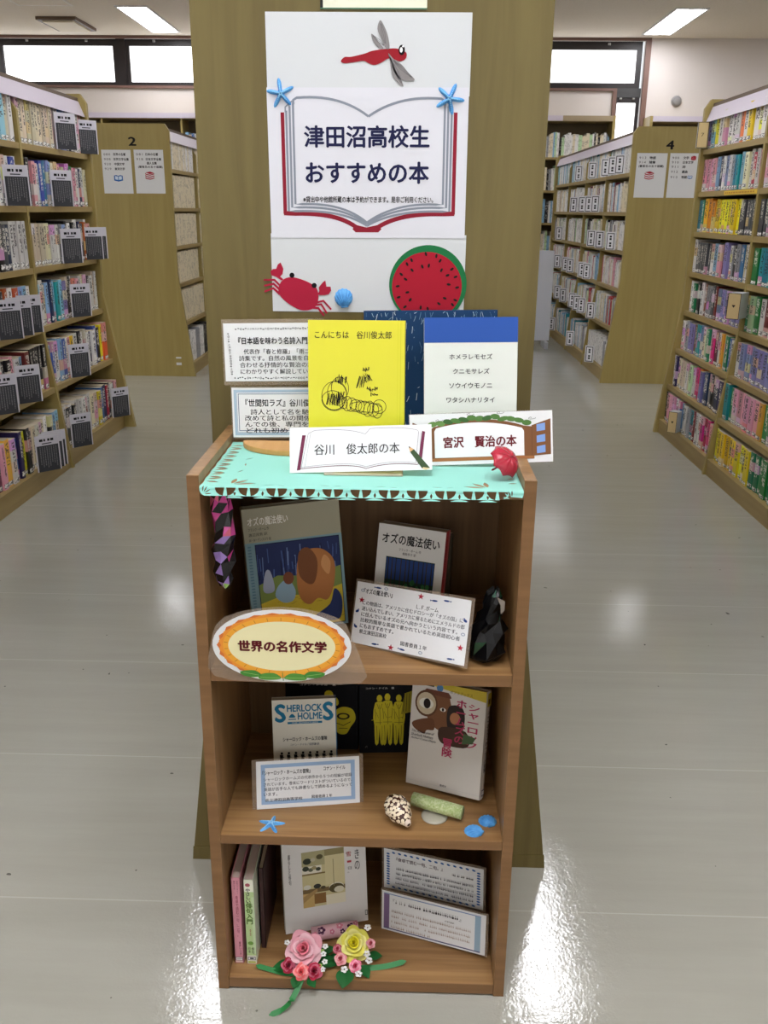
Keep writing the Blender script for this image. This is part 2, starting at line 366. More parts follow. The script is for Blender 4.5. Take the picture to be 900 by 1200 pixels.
# ------------------------------------------------------------------ double-sided bookcases
ROWS6 = [0.09, 0.40, 0.68, 0.95, 1.22, 1.485]
ROWS8 = [0.08, 0.285, 0.49, 0.70, 0.91, 1.12, 1.325, 1.535]
HU = 0.262
def half(z, hb, zf, hu=HU): return hu if z >= zf else hu + (hb - hu) * (zf - z) / zf
def profile(hb, zf, top, inset=0.0, zt=0.0, HU=HU):
    a = []
    for s in (-1, 1):
        q = [(s * (hb - inset), 0), (s * (HU - inset), zf), (s * (HU - inset), top - 0.045 - zt), (s * (HU - inset - 0.03), top - zt)]
        a += q if s < 0 else q[::-1]
    return a[:4] + a[4:]
def bookcase(label, xc, y0, bays, bay, rows, hb=0.35, zf=0.75, top=1.78, number=None, end=None, hu=HU, foot=0.0):
    y1 = y0 + bays * bay
    t = thing('library_bookcase', label, 'bookcase', (xc, y0, 0))
    L = y1 - y0
    for a in (0.0, L - 0.03):
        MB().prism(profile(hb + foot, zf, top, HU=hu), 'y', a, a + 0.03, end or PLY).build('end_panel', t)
    for k in range(1, bays):
        MB().prism(profile(hb, zf, top, 0.012, 0.115, hu), 'y', k * bay - 0.011, k * bay + 0.011, PLY).build('upright', t)
    MB().box(-0.006, 0.006, 0.03, L - 0.03, 0.05, top - 0.05, PLYD).build('back_panel', t)
    for sgn in (-1, 1):
        for k in range(bays):
            ya = k * bay + (0.03 if k == 0 else 0.0115); yb = (k + 1) * bay - (0.03 if k == bays - 1 else 0.0115)
            for z in rows:
                x1 = half(z, hb, zf, hu) - 0.014
                MB().box(min(sgn * 0.0065, sgn * x1), max(sgn * 0.0065, sgn * x1), ya, yb, z - 0.026, z, PLYD).build('shelf', t)
        x1 = half(0.03, hb, zf, hu) - 0.022
        kb = MB()
        for k in range(bays):
            ya = k * bay + (0.03 if k == 0 else 0.0115); yb = (k + 1) * bay - (0.03 if k == bays - 1 else 0.0115)
            kb.box(min(sgn * x1, sgn * (x1 - 0.015)), max(sgn * x1, sgn * (x1 - 0.015)), ya, yb, 0, rows[0] - 0.0265, PLYD)
        kb.build('kick_board', t)
        xs = hu - 0.009
        MB().prism([(sgn * xs, 1.668), (sgn * (xs - 0.028), 1.742), (sgn * (xs - 0.034), 1.742), (sgn * (xs - 0.006), 1.668)], 'y', 0.031, L - 0.031, LAV).build('header_strip', t)
    MB().box(-hu + 0.04, hu - 0.04, 0.031, L - 0.031, top - 0.036, top - 0.02, mat('bookcase_top', (96, 78, 60), 0.5)).build('top_board', t)
    if number:
        a = Art(0.05, 0.055); a.text(number, 0, 0, 1, 1, (18, 16, 16), 0.03)
        o = a.build('number_lettering', t); o.location = ({'2': 0.048, '4': -0.005}[number], 0, 1.635)
    return t
near_left = bookcase('plywood bookcase of novels with dark author cards sticking out of its rows', -1.972, 5.12 - 4 * 0.905, 4, 0.905, ROWS6, foot=0.034)
near_right = bookcase('plywood bookcase of bright paperbacks in eight rows, yellow set at bottom', 1.80, 5.18 - 4 * 0.905, 4, 0.905, ROWS8)
far_left = bookcase('plywood bookcase numbered 2 whose notices show a blue book icon', -2.015, 6.77, 4, 0.87, ROWS6, hb=0.40, number='2', hu=0.312)
far_right = bookcase('plywood bookcase numbered 4 with white index cards among its books', 1.80, 6.725, 4, 0.87, ROWS6, number='4')
centre = bookcase('plywood bookcase whose tall end panel carries the poster', -0.06, 1.444, 4, 0.92, ROWS6, hb=0.345, zf=0.65, end=PLYS)
MB().prism([(-0.3452, 0.0), (0.3452, 0.0), (0.3428, 0.03), (-0.3428, 0.03)], 'y', -0.0015, -0.0001, PLYS).build('plinth', centre)
far_mid = bookcase('plywood bookcase in line behind the one with the poster', -0.06, 6.75, 4, 0.87, ROWS6)
def wall_case(label, x0, x1, strip_to=None):
    t = thing('wall_bookcase', label, 'bookcase', (x0, YB - 0.033, 0)); L = x1 - x0
    for a in (0, L - 0.03): MB().box(a, a + 0.03, -0.32, 0, 0, 2.2, PLY).build('side_panel', t)
    MB().box(0.03, L - 0.03, -0.012, 0, 0, 2.19, mat('case_back', (98, 82, 52), 0.6)).build('back_panel', t)
    n = max(1, round(L / 0.9)); 
    for k in range(1, n): MB().box(k * L / n - 0.01, k * L / n + 0.01, -0.305, -0.0125, 0.08, 2.14, PLY).build('upright', t)
    for z in (0.08, 0.42, 0.76, 1.1, 1.44, 1.78, 2.165): MB().box(0.03, L - 0.03, -0.31, -0.0125, z - 0.024, z, PLYD).build('shelf', t)
    MB().box(0.03, strip_to or L - 0.03, -0.322, -0.3105, 2.146, 2.198, LAV).build('header_strip', t)
    if strip_to: MB().box(strip_to, L - 0.03, -0.322, -0.3105, 2.146, 2.198, mat('header_blank', (168, 150, 120), 0.5)).build('header_strip', t)
    return t
wall_case('tall wall bookcase under the windows behind bookcase two', -6.0, -0.75)
wall_case('tall wall bookcase beside the narrow corner window', -0.65, 2.195, 2.28)
wc = wall_case('tall empty wall bookcase below the round speaker', 2.56, 5.4)

# ------------------------------------------------------------------ books
PAL = {'w': ('white', (232, 230, 226)), 'c': ('cream', (226, 214, 184)), 'k': ('black', (28, 26, 28)), 'n': ('navy', (36, 42, 84)), 'b': ('blue', (58, 104, 168)),
       'l': ('light blue', (138, 182, 214)), 'p': ('pink', (226, 160, 176)), 'r': ('red', (178, 36, 44)), 'o': ('orange', (236, 150, 60)), 'y': ('yellow', (238, 214, 40)),
       'g': ('green', (34, 128, 80)), 't': ('teal', (40, 148, 164)), 'v': ('lavender', (132, 136, 190)), 'm': ('maroon', (120, 40, 56)), 'e': ('grey', (150, 152, 156)),
       'd': ('dark grey', (76, 78, 82)), 'B': ('brown', (132, 80, 50)), 'h': ('hot pink', (216, 50, 110)), 'G': ('gold', (242, 190, 40)), 'q': ('pale green', (190, 218, 170))}
def cover_mat(ch):
    nm, c = PAL[ch]; key = 'spine_' + nm.replace(' ', '_')
    if key in _mats: return _mats[key]
    m = mat(key, c, 0.38, spec=0.4); t = NT(m); b = t.n['Principled BSDF']
    tc = t.add('ShaderNodeTexCoord'); oi = t.add('ShaderNodeObjectInfo')
    sx = t.add('ShaderNodeSeparateXYZ'); t.link(tc.outputs['Object'], sx.inputs[0])
    rn = oi.outputs['Random']
    cb = t.add('ShaderNodeCombineXYZ')
    t.link(t.math('MULTIPLY', rn, 91.0), cb.inputs[0]); t.link(t.math('MULTIPLY', sx.outputs['Y'], 3.4), cb.inputs[1]); t.link(t.math('MULTIPLY', sx.outputs['Z'], 26.0), cb.inputs[2])
    n = t.add('ShaderNodeTexNoise', i_Scale=1.0, i_Detail=1.5); t.link(cb.outputs[0], n.inputs['Vector'])
    glyph = t.math('GREATER_THAN', n.outputs['Fac'], 0.5)
    side = t.math('LESS_THAN', t.math('ABSOLUTE', sx.outputs['Y']), t.math('ADD', 0.15, t.math('MULTIPLY', rn, 0.2)))
    lo = t.math('GREATER_THAN', sx.outputs['Z'], t.math('ADD', 0.22, t.math('MULTIPLY', t.math('FRACT', t.math('MULTIPLY', rn, 7.0)), 0.3)))
    hi = t.math('LESS_THAN', sx.outputs['Z'], 0.93)
    msk = t.math('MULTIPLY', t.math('MULTIPLY', glyph, side), t.math('MULTIPLY', lo, hi))
    light = sum(c) > 330
    txt = (40, 36, 44) if light else (226, 222, 210)
    hs = t.add('ShaderNodeHueSaturation'); hs.inputs['Color'].default_value = col(c)
    t.link(t.math('ADD', 0.46, t.math('MULTIPLY', t.math('FRACT', t.math('MULTIPLY', rn, 13.0)), 0.08)), hs.inputs['Hue'])
    t.link(t.math('ADD', 0.72, t.math('MULTIPLY', t.math('FRACT', t.math('MULTIPLY', rn, 29.0)), 0.4)), hs.inputs['Value'])
    # some spines carry a second colour in a band
    cb2 = t.add('ShaderNodeCombineXYZ'); t.link(t.math('MULTIPLY', rn, 333.0), cb2.inputs[0]); t.link(t.math('FLOOR', t.math('MULTIPLY', sx.outputs['Z'], 4.0)), cb2.inputs[1])
    wn = t.add('ShaderNodeTexWhiteNoise'); t.link(cb2.outputs[0], wn.inputs['Vector'])
    band = t.math('GREATER_THAN', wn.outputs['Value'], 0.84)
    hb = t.add('ShaderNodeHueSaturation'); hb.inputs['Saturation'].default_value = 0.75; hb.inputs['Value'].default_value = 0.8; t.link(wn.outputs['Color'], hb.inputs['Color'])
    base = t.mix(t.math('MULTIPLY', band, 0.8), hs.outputs[0], hb.outputs[0])
    t.link(t.mix(t.math('MULTIPLY', msk, 0.85), base, col(txt)), b.inputs['Base Color'])
    _mats[key] = m
    return m
def sticker_mat():
    m = mat('call_number_sticker', (236, 236, 234), 0.4); t = NT(m); b = t.n['Principled BSDF']
    tc = t.add('ShaderNodeTexCoord'); n = t.add('ShaderNodeTexWhiteNoise')
    mp = t.add('ShaderNodeMapping'); mp.inputs['Scale'].default_value = (1, 5, 60); t.link(tc.outputs['Object'], mp.inputs[0])
    vm = t.add('ShaderNodeVectorMath', operation='FLOOR'); t.link(mp.outputs[0], vm.inputs[0]); t.link(vm.outputs[0], n.inputs['Vector'])
    t.link(t.mix(t.math('MULTIPLY', t.math('GREATER_THAN', n.outputs['Value'], 0.62), 0.8), col((236, 236, 234)), col((40, 40, 50))), b.inputs['Base Color'])
    return m
STICK = sticker_mat()
def unit_book(st0, st1, bulge):
    """unit book, spine facing +X at x=0, depth to -X, thickness along Y, height Z; cover wraps spine and both boards"""
    b = MB(); cm = cover_mat('w')
    ys = [-0.5, -0.3, 0, 0.3, 0.5]; xs = [-0.02 * bulge, -0.006 * bulge, 0, -0.006 * bulge, -0.02 * bulge]
    zs = [0, st0, st1, 1.0]
    for k in range(3):
        vs = [(x, y, z) for z in zs[k:k + 2] for x, y in zip(xs, ys)]
        b.add(vs, [(i, i + 1, i + 6, i + 5) for i in range(4)], STICK if k == 1 else cm, False)
    for s in (-0.5, 0.5):
        b.add([(xs[0], s, 0), (-1, s, 0), (-1, s, 1), (xs[0], s, 1)], [(0, 1, 2, 3)], cm)
    b.add([(-1, -0.5, 0), (-1, 0.5, 0), (xs[-1], 0.5, 0), (xs[3], 0.3, 0), (0, 0, 0), (xs[1], -0.3, 0), (xs[0], -0.5, 0)], [tuple(range(7))], PAGES)
    b.add([(-1, -0.5, 1), (-1, 0.5, 1), (xs[-1], 0.5, 1), (xs[3], 0.3, 1), (0, 0, 1), (xs[1], -0.3, 1), (xs[0], -0.5, 1)], [tuple(range(7))], PAGES)
    b.add([(-1, -0.5, 0), (-1, 0.5, 0), (-1, 0.5, 1), (-1, -0.5, 1)], [(0, 1, 2, 3)], PAGES)
    me = b.mesh('shelved_book')
    bm = bmesh.new(); bm.from_mesh(me); bmesh.ops.remove_doubles(bm, verts=bm.verts, dist=1e-5); bmesh.ops.recalc_face_normals(bm, faces=bm.faces); bm.to_mesh(me); bm.free()
    return me, [i for i, m in enumerate(b.m) if m is cm][0]
UB = [unit_book(0.03, 0.13, 1), unit_book(0.05, 0.15, 1), unit_book(0.02, 0.11, 0)]
ORD = ['first', 'second', 'third', 'fourth', 'fifth', 'sixth', 'seventh', 'eighth', 'ninth', 'tenth', 'eleventh', 'twelfth', 'thirteenth', 'fourteenth', 'fifteenth', 'sixteenth',
       'seventeenth', 'eighteenth', 'nineteenth', 'twentieth', 'twenty-first', 'twenty-second', 'twenty-third', 'twenty-fourth', 'twenty-fifth', 'twenty-sixth', 'twenty-seventh', 'twenty-eighth', 'twenty-ninth', 'thirtieth']
proto = {}
def place_book(name, label, group, ch, k, x, y, z, depth, th, h, side, ry=0.0):
    if (name, k) not in proto:
        o = bpy.data.objects.new(name, UB[k][0]); proto[(name, k)] = o
    else: o = proto[(name, k)].copy()
    C.objects.link(o)
    o.location = (x, y, z); o.scale = (depth, th, h); o.rotation_euler = (ry, 0, 0 if side > 0 else math.pi)
    o.material_slots[UB[k][1]].link = 'OBJECT'; o.material_slots[UB[k][1]].material = cover_mat(ch)
    o['label'] = label; o['category'] = 'book'; o['group'] = group
def in_view(x, y, z, lim=35):
    v = Vector((x, y, z - 1.215)); q = (v.dot(_right), v.dot(_down), v.dot(_fwd))
    if q[2] <= 0: return False
    px = 450 + 1048 * q[0] / q[2]; py = 600 + 1048 * q[1] / q[2]
    return -lim < px < 900 + lim and -lim < py < 1200 + lim
extra = []   # (material, box) of the books nobody could single out
def fill_row(side, xc, ya, yb, z, seq, hmin, hmax, depth, name, where, group, fromfar, setb=0.012):
    """books with spines toward the aisle; seq read from the end that is first in the picture"""
    n = len(seq); total = (yb - ya) - 0.012
    ths = []; prev = None; hs = []
    for ch in seq:
        if ch == prev: hs.append(hs[-1]); ths.append(ths[-1])
        else: hs.append(rnd.uniform(hmin, hmax)); ths.append(rnd.uniform(0.8, 1.25))
        prev = ch
    sc = total * 0.985 / sum(ths); cur = 0.006
    xf = xc + side * (half(z + 0.1, 0.35, 0.75) - 0.014 - setb)
    for i, ch in enumerate(seq):
        th = ths[i] * sc; yy = cur + th / 2; cur += th
        y = (yb - yy) if fromfar else (ya + yy)
        xx = xf + side * rnd.uniform(-0.008, 0.006)
        if in_view(xx, y, z + hs[i] * 0.5):
            place_book(name, '%s book, %s from the %s, %s' % (PAL[ch][0], ORD[i], 'end panel' if fromfar else 'upright', where), group, ch, rnd.randrange(3), xx, y, z + 0.0005, depth, th * 0.96, hs[i], side)
        else: extra.append((ch, xx, y, z, depth, th * 0.96, hs[i], side))
LEFT_A = ['ccccccccccpwblndwwp', 'kkepwlbbvlcopcrwgprwnwc', 'cccccccwwwelkwkwndrbp', 'lwclnltlvkkwopwmwkwcw', 'lbwlbwpywkwkwnwbkyo', 'wkwkwwwmwccybnrkwkw']
LEFT_B = ['wceclkcbwkcclpelcw', 'bwcbgwkebwlwwwewbw', 'wkldrkekeknwkdnwwww', 'wbkrgbcwbwkrwrllw', 'wkwpwknwkkpwlmkkkkk', 'wwcgmpowbnykcccccwkll']
ROWN = ['top', 'second', 'third', 'fourth', 'fifth', 'bottom']
for b, (seqs, nm) in enumerate(((LEFT_A, 'far bay'), (LEFT_B, 'near bay'))):
    y1 = 5.12 - b * 0.905; y0 = y1 - 0.905
    for r in range(6):
        z = ROWS6[5 - r]
        fill_row(1, -1.972, y0 + 0.012, y1 - (0.03 if b == 0 else 0.012), z, seqs[r], 0.184, 0.21, 0.14, 'hardcover_book', '%s row, %s of the author-card bookcase' % (ROWN[r], nm), 'novels on the bookcase with author cards', False)
RIGHT_A = ['vlywpwwwowywyw', 'pppplnwvwetttlcwrwp', 'tgGGoGyyyyyyyyddddd', 'wddddddwlbpmvwekebcw', 'wwgqkwBeeedmvvvvvvvw', 'wwevvBttlcqgwhmnwoqgbw', 'wnccccwcqwhovbnekknn', 'kpppwbblweetmhwwhhhp']
RIGHT_B = ['nwywpwwlwwywbw', 'pwrpwtwlwcwbww', 'ddewkgwtwlwwcw', 'gtttgwgtlwwkww', 'gqgwmwcpwwlwwbw', 'wvvvvvvvvvwwwlw', 'tgppppppogglwmwkw', 'yyyyyyyyyygggggggg']
ROWM = ['top', 'second', 'third', 'fourth', 'fifth', 'sixth', 'seventh', 'bottom']
for b, (seqs, nm) in enumerate(((RIGHT_A, 'far bay'), (RIGHT_B, 'near bay'))):
    y1 = 5.18 - b * 0.905; y0 = y1 - 0.905
    for r in range(8):
        fill_row(-1, 1.80, y0 + 0.012, y1 - (0.03 if b == 0 else 0.012), ROWS8[7 - r], seqs[r], 0.155, 0.172, 0.12, 'paperback_book',
                 '%s row, %s of the paperback bookcase' % (ROWM[r], nm), 'paperbacks on the eight-row bookcase', True)
for o_ in [o for o in C.objects if o.name.startswith('paperback_book') and 'near bay' in o['label']]:
    o_['label'] = o_['label'].replace('end panel', 'upright')
# all remaining books of the room, too many and too small to count: one object
def cheap_mat(ch):
    key = 'cheap_' + ch
    if key in _mats: return _mats[key]
    nm, c = PAL[ch]; m = mat('spines_' + nm.replace(' ', '_'), c, 0.5); t = NT(m); b = t.n['Principled BSDF']
    g = t.add('ShaderNodeNewGeometry'); mp = t.add('ShaderNodeMapping'); mp.inputs['Scale'].default_value = (105, 105, 120); t.link(g.outputs['Position'], mp.inputs[0])
    fl = t.add('ShaderNodeVectorMath', operation='FLOOR'); t.link(mp.outputs[0], fl.inputs[0])
    wn = t.add('ShaderNodeTexWhiteNoise'); t.link(fl.outputs[0], wn.inputs['Vector'])
    n = t.add('ShaderNodeTexNoise', i_Scale=22.0, i_Detail=0.0); t.link(g.outputs['Position'], n.inputs['Vector'])
    f = t.math('MULTIPLY', t.math('MULTIPLY', t.math('GREATER_THAN', wn.outputs['Value'], 0.55), t.math('GREATER_THAN', n.outputs['Fac'], 0.5)), 0.36)
    t.link(t.mix(f, col(c), col((70, 64, 66) if sum(c) > 330 else (220, 214, 200))), b.inputs['Base Color'])
    _mats[key] = m; return m
sb = MB()
for ch, x, y, z, d, th, h, side in extra: sb.box(min(x, x - side * d), max(x, x - side * d), y - th / 2, y + th / 2, z, z + h, cheap_mat(ch))
def cheap_side(xc, side, y0, bays, bay, rows, hb, zf, seqs=None, hr=(0.18, 0.21), skip=0):
    for k in range(skip, bays):
        for r, z in enumerate(rows):
            y = y0 + k * bay + 0.035; end = y0 + (k + 1) * bay - 0.04
            s = seqs(k, r) if seqs else 'wwwccwelbkwwpcw'
            ch = None
            while y < end:
                th = rnd.uniform(0.014, 0.034)
                if ch is None or rnd.random() < 0.6: ch = rnd.choice(s)
                h = rnd.uniform(*hr); xf = xc + side * (half(z + 0.1, hb, zf) - 0.03)
                sb.box(min(xf, xf - side * 0.14), max(xf, xf - side * 0.14), y, min(y + th * 0.96, end), z + 0.0005, z + h, cheap_mat(ch)); y += th
def wrow(k, r): return ['wwwcwlvwte'.replace('v', 'w'), 'wcwwqwwerl', 'wwcpwwrwlc', 'wwcwqwwekc', 'wcwcwmwwwl', 'wwwlwcewtw'][r]
def crow(k, r): return 'wwke' if r == 0 else ('wwccl' if r == 5 else 'c')
cheap_side(1.80, -1, 6.725, 4, 0.87, ROWS6, 0.35, 0.75, wrow, (0.17, 0.215))
cheap_side(-1.965, 1, 6.77, 4, 0.87, ROWS6, 0.35, 0.75, crow, (0.222, 0.232))
for sd in (-1, 1):
    cheap_side(-0.06, sd, 1.444, 4, 0.92, ROWS6, 0.345, 0.65); cheap_side(-0.06, sd, 6.75, 4, 0.87, ROWS6, 0.35, 0.75)
cheap_side(-1.972, 1, 5.12 - 4 * 0.905, 2, 0.905, ROWS6, 0.35, 0.75); cheap_side(1.80, -1, 5.18 - 4 * 0.905, 2, 0.905, ROWS8, 0.35, 0.75, hr=(0.145, 0.165))
for x0, x1, s in ((-5.96, -0.8, 'wclbpoygrwk'), (-0.6, 2.15, 'wwcqwlkwe')):
    n_ = max(1, round((x1 - x0) / 0.9)); L_ = x1 - x0 + 0.09
    for z in (0.08, 0.42, 0.76, 1.1, 1.44, 1.78):
        x = x0 + 0.01
        while x < x1:
            th = rnd.uniform(0.016, 0.04); q = (x - x0 + 0.045) % (L_ / n_)
            h = rnd.uniform(0.2, 0.26)
            if 0.03 < q < L_ / n_ - 0.055: sb.box(x, min(x + th * 0.95, x1), YB - 0.30, YB - 0.12, z + 0.0005, z + h, cheap_mat(rnd.choice(s)))
            x += th
o = sb.build('distant_books', recalc=False)
o['kind'] = 'stuff'; o['label'] = 'packed books on the distant bookcases and wall shelves'; o['category'] = 'books'
# ------------------------------------------------------------------ author cards, index cards, dividers, notices
DK = (62, 63, 68)
def author_card_meshes():
    f = MB().box(-0.06, 0.06, -0.0015, 0.0015, 0, 0.18, mat('clear_card_holder', (214, 212, 220), 0.2)).mesh('holder')
    a = Art(0.108, 0.17, y0=-0.0018); a.rect(0, 0.0, 1, 0.76, DK); a.rect(0, 0.76, 1, 1, (206, 204, 214))
    rr = random.Random(3)
    a.rect(0.14, 0.88, 0.3, 0.95, (20, 20, 24)); a.rect(0.34, 0.88, 0.42, 0.95, (20, 20, 24)); a.rect(0.52, 0.88, 0.62, 0.95, (20, 20, 24)); a.rect(0.66, 0.88, 0.8, 0.95, (20, 20, 24)); a.rect(0.25, 0.8, 0.7, 0.83, (70, 70, 76))
    for i in range(8):
        u = 0.9 - i * 0.105; v = 0.72
        bot = rr.uniform(0.08, 0.3)
        while v > bot:
            d = rr.uniform(0.015, 0.04); a.rect(u - 0.042, v - d, u, v, (122, 122, 124)); v -= d + 0.014
    return f, a.b.mesh('printed_sheet')
ACF, ACS = author_card_meshes()
def author_card(x, y, z, yaw, label, s=0.92):
    t = thing('author_card', label, 'author card', (x, y, z), yaw=yaw, group='author cards in the novel bookcase')
    t.scale = (s, s, s)
    for nm, me in (('holder', ACF), ('printed_sheet', ACS)):
        c = bpy.data.objects.new(nm, me); C.objects.link(c); c.parent = t
cards = [  # row, bay (0 far 1 near), fraction along the bay from the upright, out, yaw
    (5, 0, .58, .0, 24, 'among the blue books, top row of the far bay'), (5, 0, 0.985, -.02, 18, 'topmost at the end panel, over its edge'),
    (4, 0, .44, .0, 24, 'before the lavender book, second row of the far bay'),
    (3, 0, .50, .0, 24, 'beside the cream set, third row of the far bay'), (3, 0, .90, -.015, 18, 'before the red book, third row, front of a pair'), (3, 0, .965, -.01, 18, 'third row, rear of the pair at the end panel'),
    (2, 0, .56, .0, 24, 'fourth row of the far bay, before black books'), (1, 0, .36, .0, 24, 'fifth row of the far bay, beside a yellow book'),
    (0, 0, .13, .015, 24, 'bottom row of the far bay, at the upright'), (0, 0, .88, .0, 24, 'bottom row of the far bay, at the end panel'),
    (4, 1, .86, .0, 22, 'second row of the near bay, before white magazines'),
    (2, 1, .60, .0, 22, 'fourth row of the near bay, first of three overlapping'), (2, 1, .72, .0, 22, 'fourth row of the near bay, middle of three overlapping'), (2, 1, .84, .0, 22, 'fourth row of the near bay, last of three under a red book'),
    (1, 1, .64, .005, 22, 'fifth row of the near bay, alone among black books'), (1, 1, .38, .0, 22, 'fifth row of the near bay, cut by the frame edge'),
    (0, 1, .64, .02, 22, 'bottom row of the near bay, front of three'), (0, 1, .69, .02, 22, 'bottom row of the near bay, middle of three'), (0, 1, .73, .02, 22, 'bottom row of the near bay, rear of three'),
]
for r, b, fr, out, yaw, lab in cards:
    z = ROWS6[r]; y0 = 5.12 - (b + 1) * 0.905
    xf = -1.972 + half(z + 0.1, 0.35, 0.75) + 0.006 + out
    author_card(xf + 0.018, y0 + fr * 0.905 - 0.05, z + 0.0005, yaw + 24, 'dark author card, ' + lab)
# index cards of the far bookcase
def index_meshes():
    f = MB().box(-0.036, 0.036, -0.003, 0.003, 0, 0.13, mat('index_card_block', (226, 226, 230), 0.4)).mesh('card')
    a = Art(0.056, 0.11, y0=-0.0032); a.rect(0, 0.04, 1, 1.1, (40, 40, 48)); a.rect(0.09, 0.09, 0.91, 1.05, (232, 232, 236))
    for v in (0.22, 0.38, 0.66, 0.82): a.rect(0.36, v, 0.64, v + 0.12, (30, 30, 36))
    return f, a.b.mesh('printed_mark')
ICF, ICM = index_meshes()
ROWF = {5: 'top', 4: 'second', 3: 'third', 2: 'fourth', 1: 'fifth', 0: 'bottom'}
for r, spots in {5: (.28, .55, .85, 1.45, 2.18), 4: (1.18, 1.5, 1.85, 2.35), 3: (.38, .85, 1.25, 3.18), 2: (1.35, 1.6, 2.3, 2.6, 3.18), 1: (.82, 1.3, 1.55, 1.82, 2.4, 2.8), 0: (.5, 1.55, 2.8)}.items():
    for i, q in enumerate(spots):
        z = ROWS6[r]; xf = 1.80 - half(z + 0.08, 0.35, 0.75) + 0.0
        t = thing('index_card', 'white index card on the %s row of bookcase four, %s from its end panel' % (ROWF[r], ORD[i]), 'index card', (xf - 0.026, 6.725 + q * 0.87, z - 0.002), yaw=-28, group='index cards in bookcase four')
        for nm, me in (('card', ICF), ('printed_mark', ICM)):
            c = bpy.data.objects.new(nm, me); C.objects.link(c); c.parent = t
# dividers of the paperback bookcase
TAN = mat('tan_divider_face', (214, 190, 140), 0.5); TANS = mat('grey_divider_side', (190, 192, 192), 0.5)
def divider(x, y, z, w_, h_, d_, label, mark, yaw=-20, tanc=TAN):
    t = thing('shelf_divider', label, 'divider', (x, y, z), yaw=yaw, group='index dividers of the paperback bookcase')
    MB().box(-w_ / 2, w_ / 2, 0, d_, 0, h_, TANS).build('box', t, bevel=0.002)
    a = Art(w_ * 0.98, h_, y0=-0.0006); a.rect(0, 0, 1, 1, (60, 52, 40)); a.rect(0.05, 0.02, 0.95, 0.98, (214, 190, 140))
    a.poly([(0.36, 0.55), (0.64, 0.55), (0.5, 0.44)], (50, 40, 34)) if mark else a.text('7', 0.35, 0.44, 0.62, 0.58, (90, 70, 50))
    a.build('face', t)
divider(1.52, 5.085, 1.54, 0.055, 0.125, 0.03, 'tan index divider beside the end panel on the top row', 0, -12)
divider(1.475, 4.18, 0.76, 0.06, 0.115, 0.10, 'tan index divider before the upright, fifth row', 1, -38)
divider(1.44, 4.78, 0.085, 0.05, 0.115, 0.06, 'tan index divider on the bottom row beside a blue book', 1, -38)
t = thing('shelf_strip', 'yellow label strip on the edge of the second row', 'label strip', (1.5515, 4.52, 1.302))
MB().box(-0.0015, 0, -0.23, 0.21, 0, 0.019, mat('yellow_strip', (228, 190, 56), 0.5)).build('strip', t)
sm = MB(); rr = random.Random(5); yy = -0.2
while yy < 0.19:
    d = rr.uniform(0.01, 0.03); sm.box(-0.0019, -0.0016, yy, yy + d, 0.006, 0.013, mat('strip_marks', (190, 140, 40), 0.6)); yy += d + 0.008
sm.build('lettering', t)
# notices on the end panels: A4 sheets
def sheet(name, label, cat, loc, w_, h_, group=None, roll=0.0, th=0.0006, pm=None):
    t = thing(name, label, cat, loc, roll=roll, group=group)
    MB().box(-w_ / 2, w_ / 2, -th, 0, 0, h_, pm or PAPER).build('paper', t)
    return t
def book_icon(a, u, v, su, sv, c):
    a.poly([(u, v - sv), (u + su, v - sv * .7), (u + su, v + sv * .6), (u + su * .5, v + sv * .8), (u, v + sv * .55), (u - su * .5, v + sv * .8), (u - su, v + sv * .6), (u - su, v - sv * .7)], c)
    a.poly([(u - su * .08, v - sv * .55), (u - su * .08, v + sv * .4), (u - su * .75, v + sv * .5), (u - su * .75, v - sv * .4)], (214, 230, 244)); a.poly([(u + su * .08, v - sv * .55), (u + su * .75, v - sv * .4), (u + su * .75, v + sv * .5), (u + su * .08, v + sv * .4)], (214, 230, 244))
def stack_icon(a, u, v, su, sv, c):
    a.poly([(u - su, v + sv * .75), (u + su * .1, v + sv), (u + su, v + sv * .6), (u, v + sv * .3)], c)
    for i in range(3):
        q = v + sv * .45 - i * sv * .55
        a.line([(u - su, q + sv * .1), (u - su * .9, q - sv * .2), (u, q - sv * .42), (u + su, q - sv * .05)], 0.0065, c)
def notice(label, loc, rows, icon):
    t = sheet('notice_sheet', label, 'notice', loc, 0.21, 0.292, 'notice sheets on the bookcase ends')
    a = Art(0.21, 0.292, y0=-0.0008)
    for code, txt, v, u0, u1 in rows:
        if code: a.text(code, 0.08, v, 0.30, v + 0.052, (90, 84, 84), 0.01, space=1.3)
        a.text(txt, u0, v - 0.004, u1, v + 0.058, (22, 22, 26), 0.03)
    a.build('lettering', t)
    a = Art(0.21, 0.292, y0=-0.0009); icon(a); a.build('icon', t)
K = (22, 22, 26)
notice('notice sheet with a blue open book on bookcase 2', (-2.089, 6.769, 1.314), [('080', '世界の名著', .87, .40, .82), ('908', '世界文学全集', .76, .40, .92), ('920', '中国文学', .65, .42, .76), ('929', '東洋文学', .54, .42, .76)], lambda a: book_icon(a, .52, .36, .15, .085, (48, 104, 176)))
notice('notice sheet with red stacked books on bookcase 2', (-1.857, 6.769, 1.316), [('081', '日本の名著', .87, .40, .82), ('918', '日本文学全集', .76, .40, .92), ('', '個人全集', .67, .42, .76), ('', '(著者名の五十音順)', .58, .12, .95)], lambda a: stack_icon(a, .5, .42, .15, .085, (176, 34, 52)))
notice('notice sheet with red stacked books on bookcase 4', (1.679, 6.724, 1.317), [('913', '物語', .87, .42, .62), ('914', '随筆', .77, .42, .62), ('', '(著者名の五十音順)', .68, .08, .9)], lambda a: stack_icon(a, .46, .51, .15, .085, (176, 34, 52)))
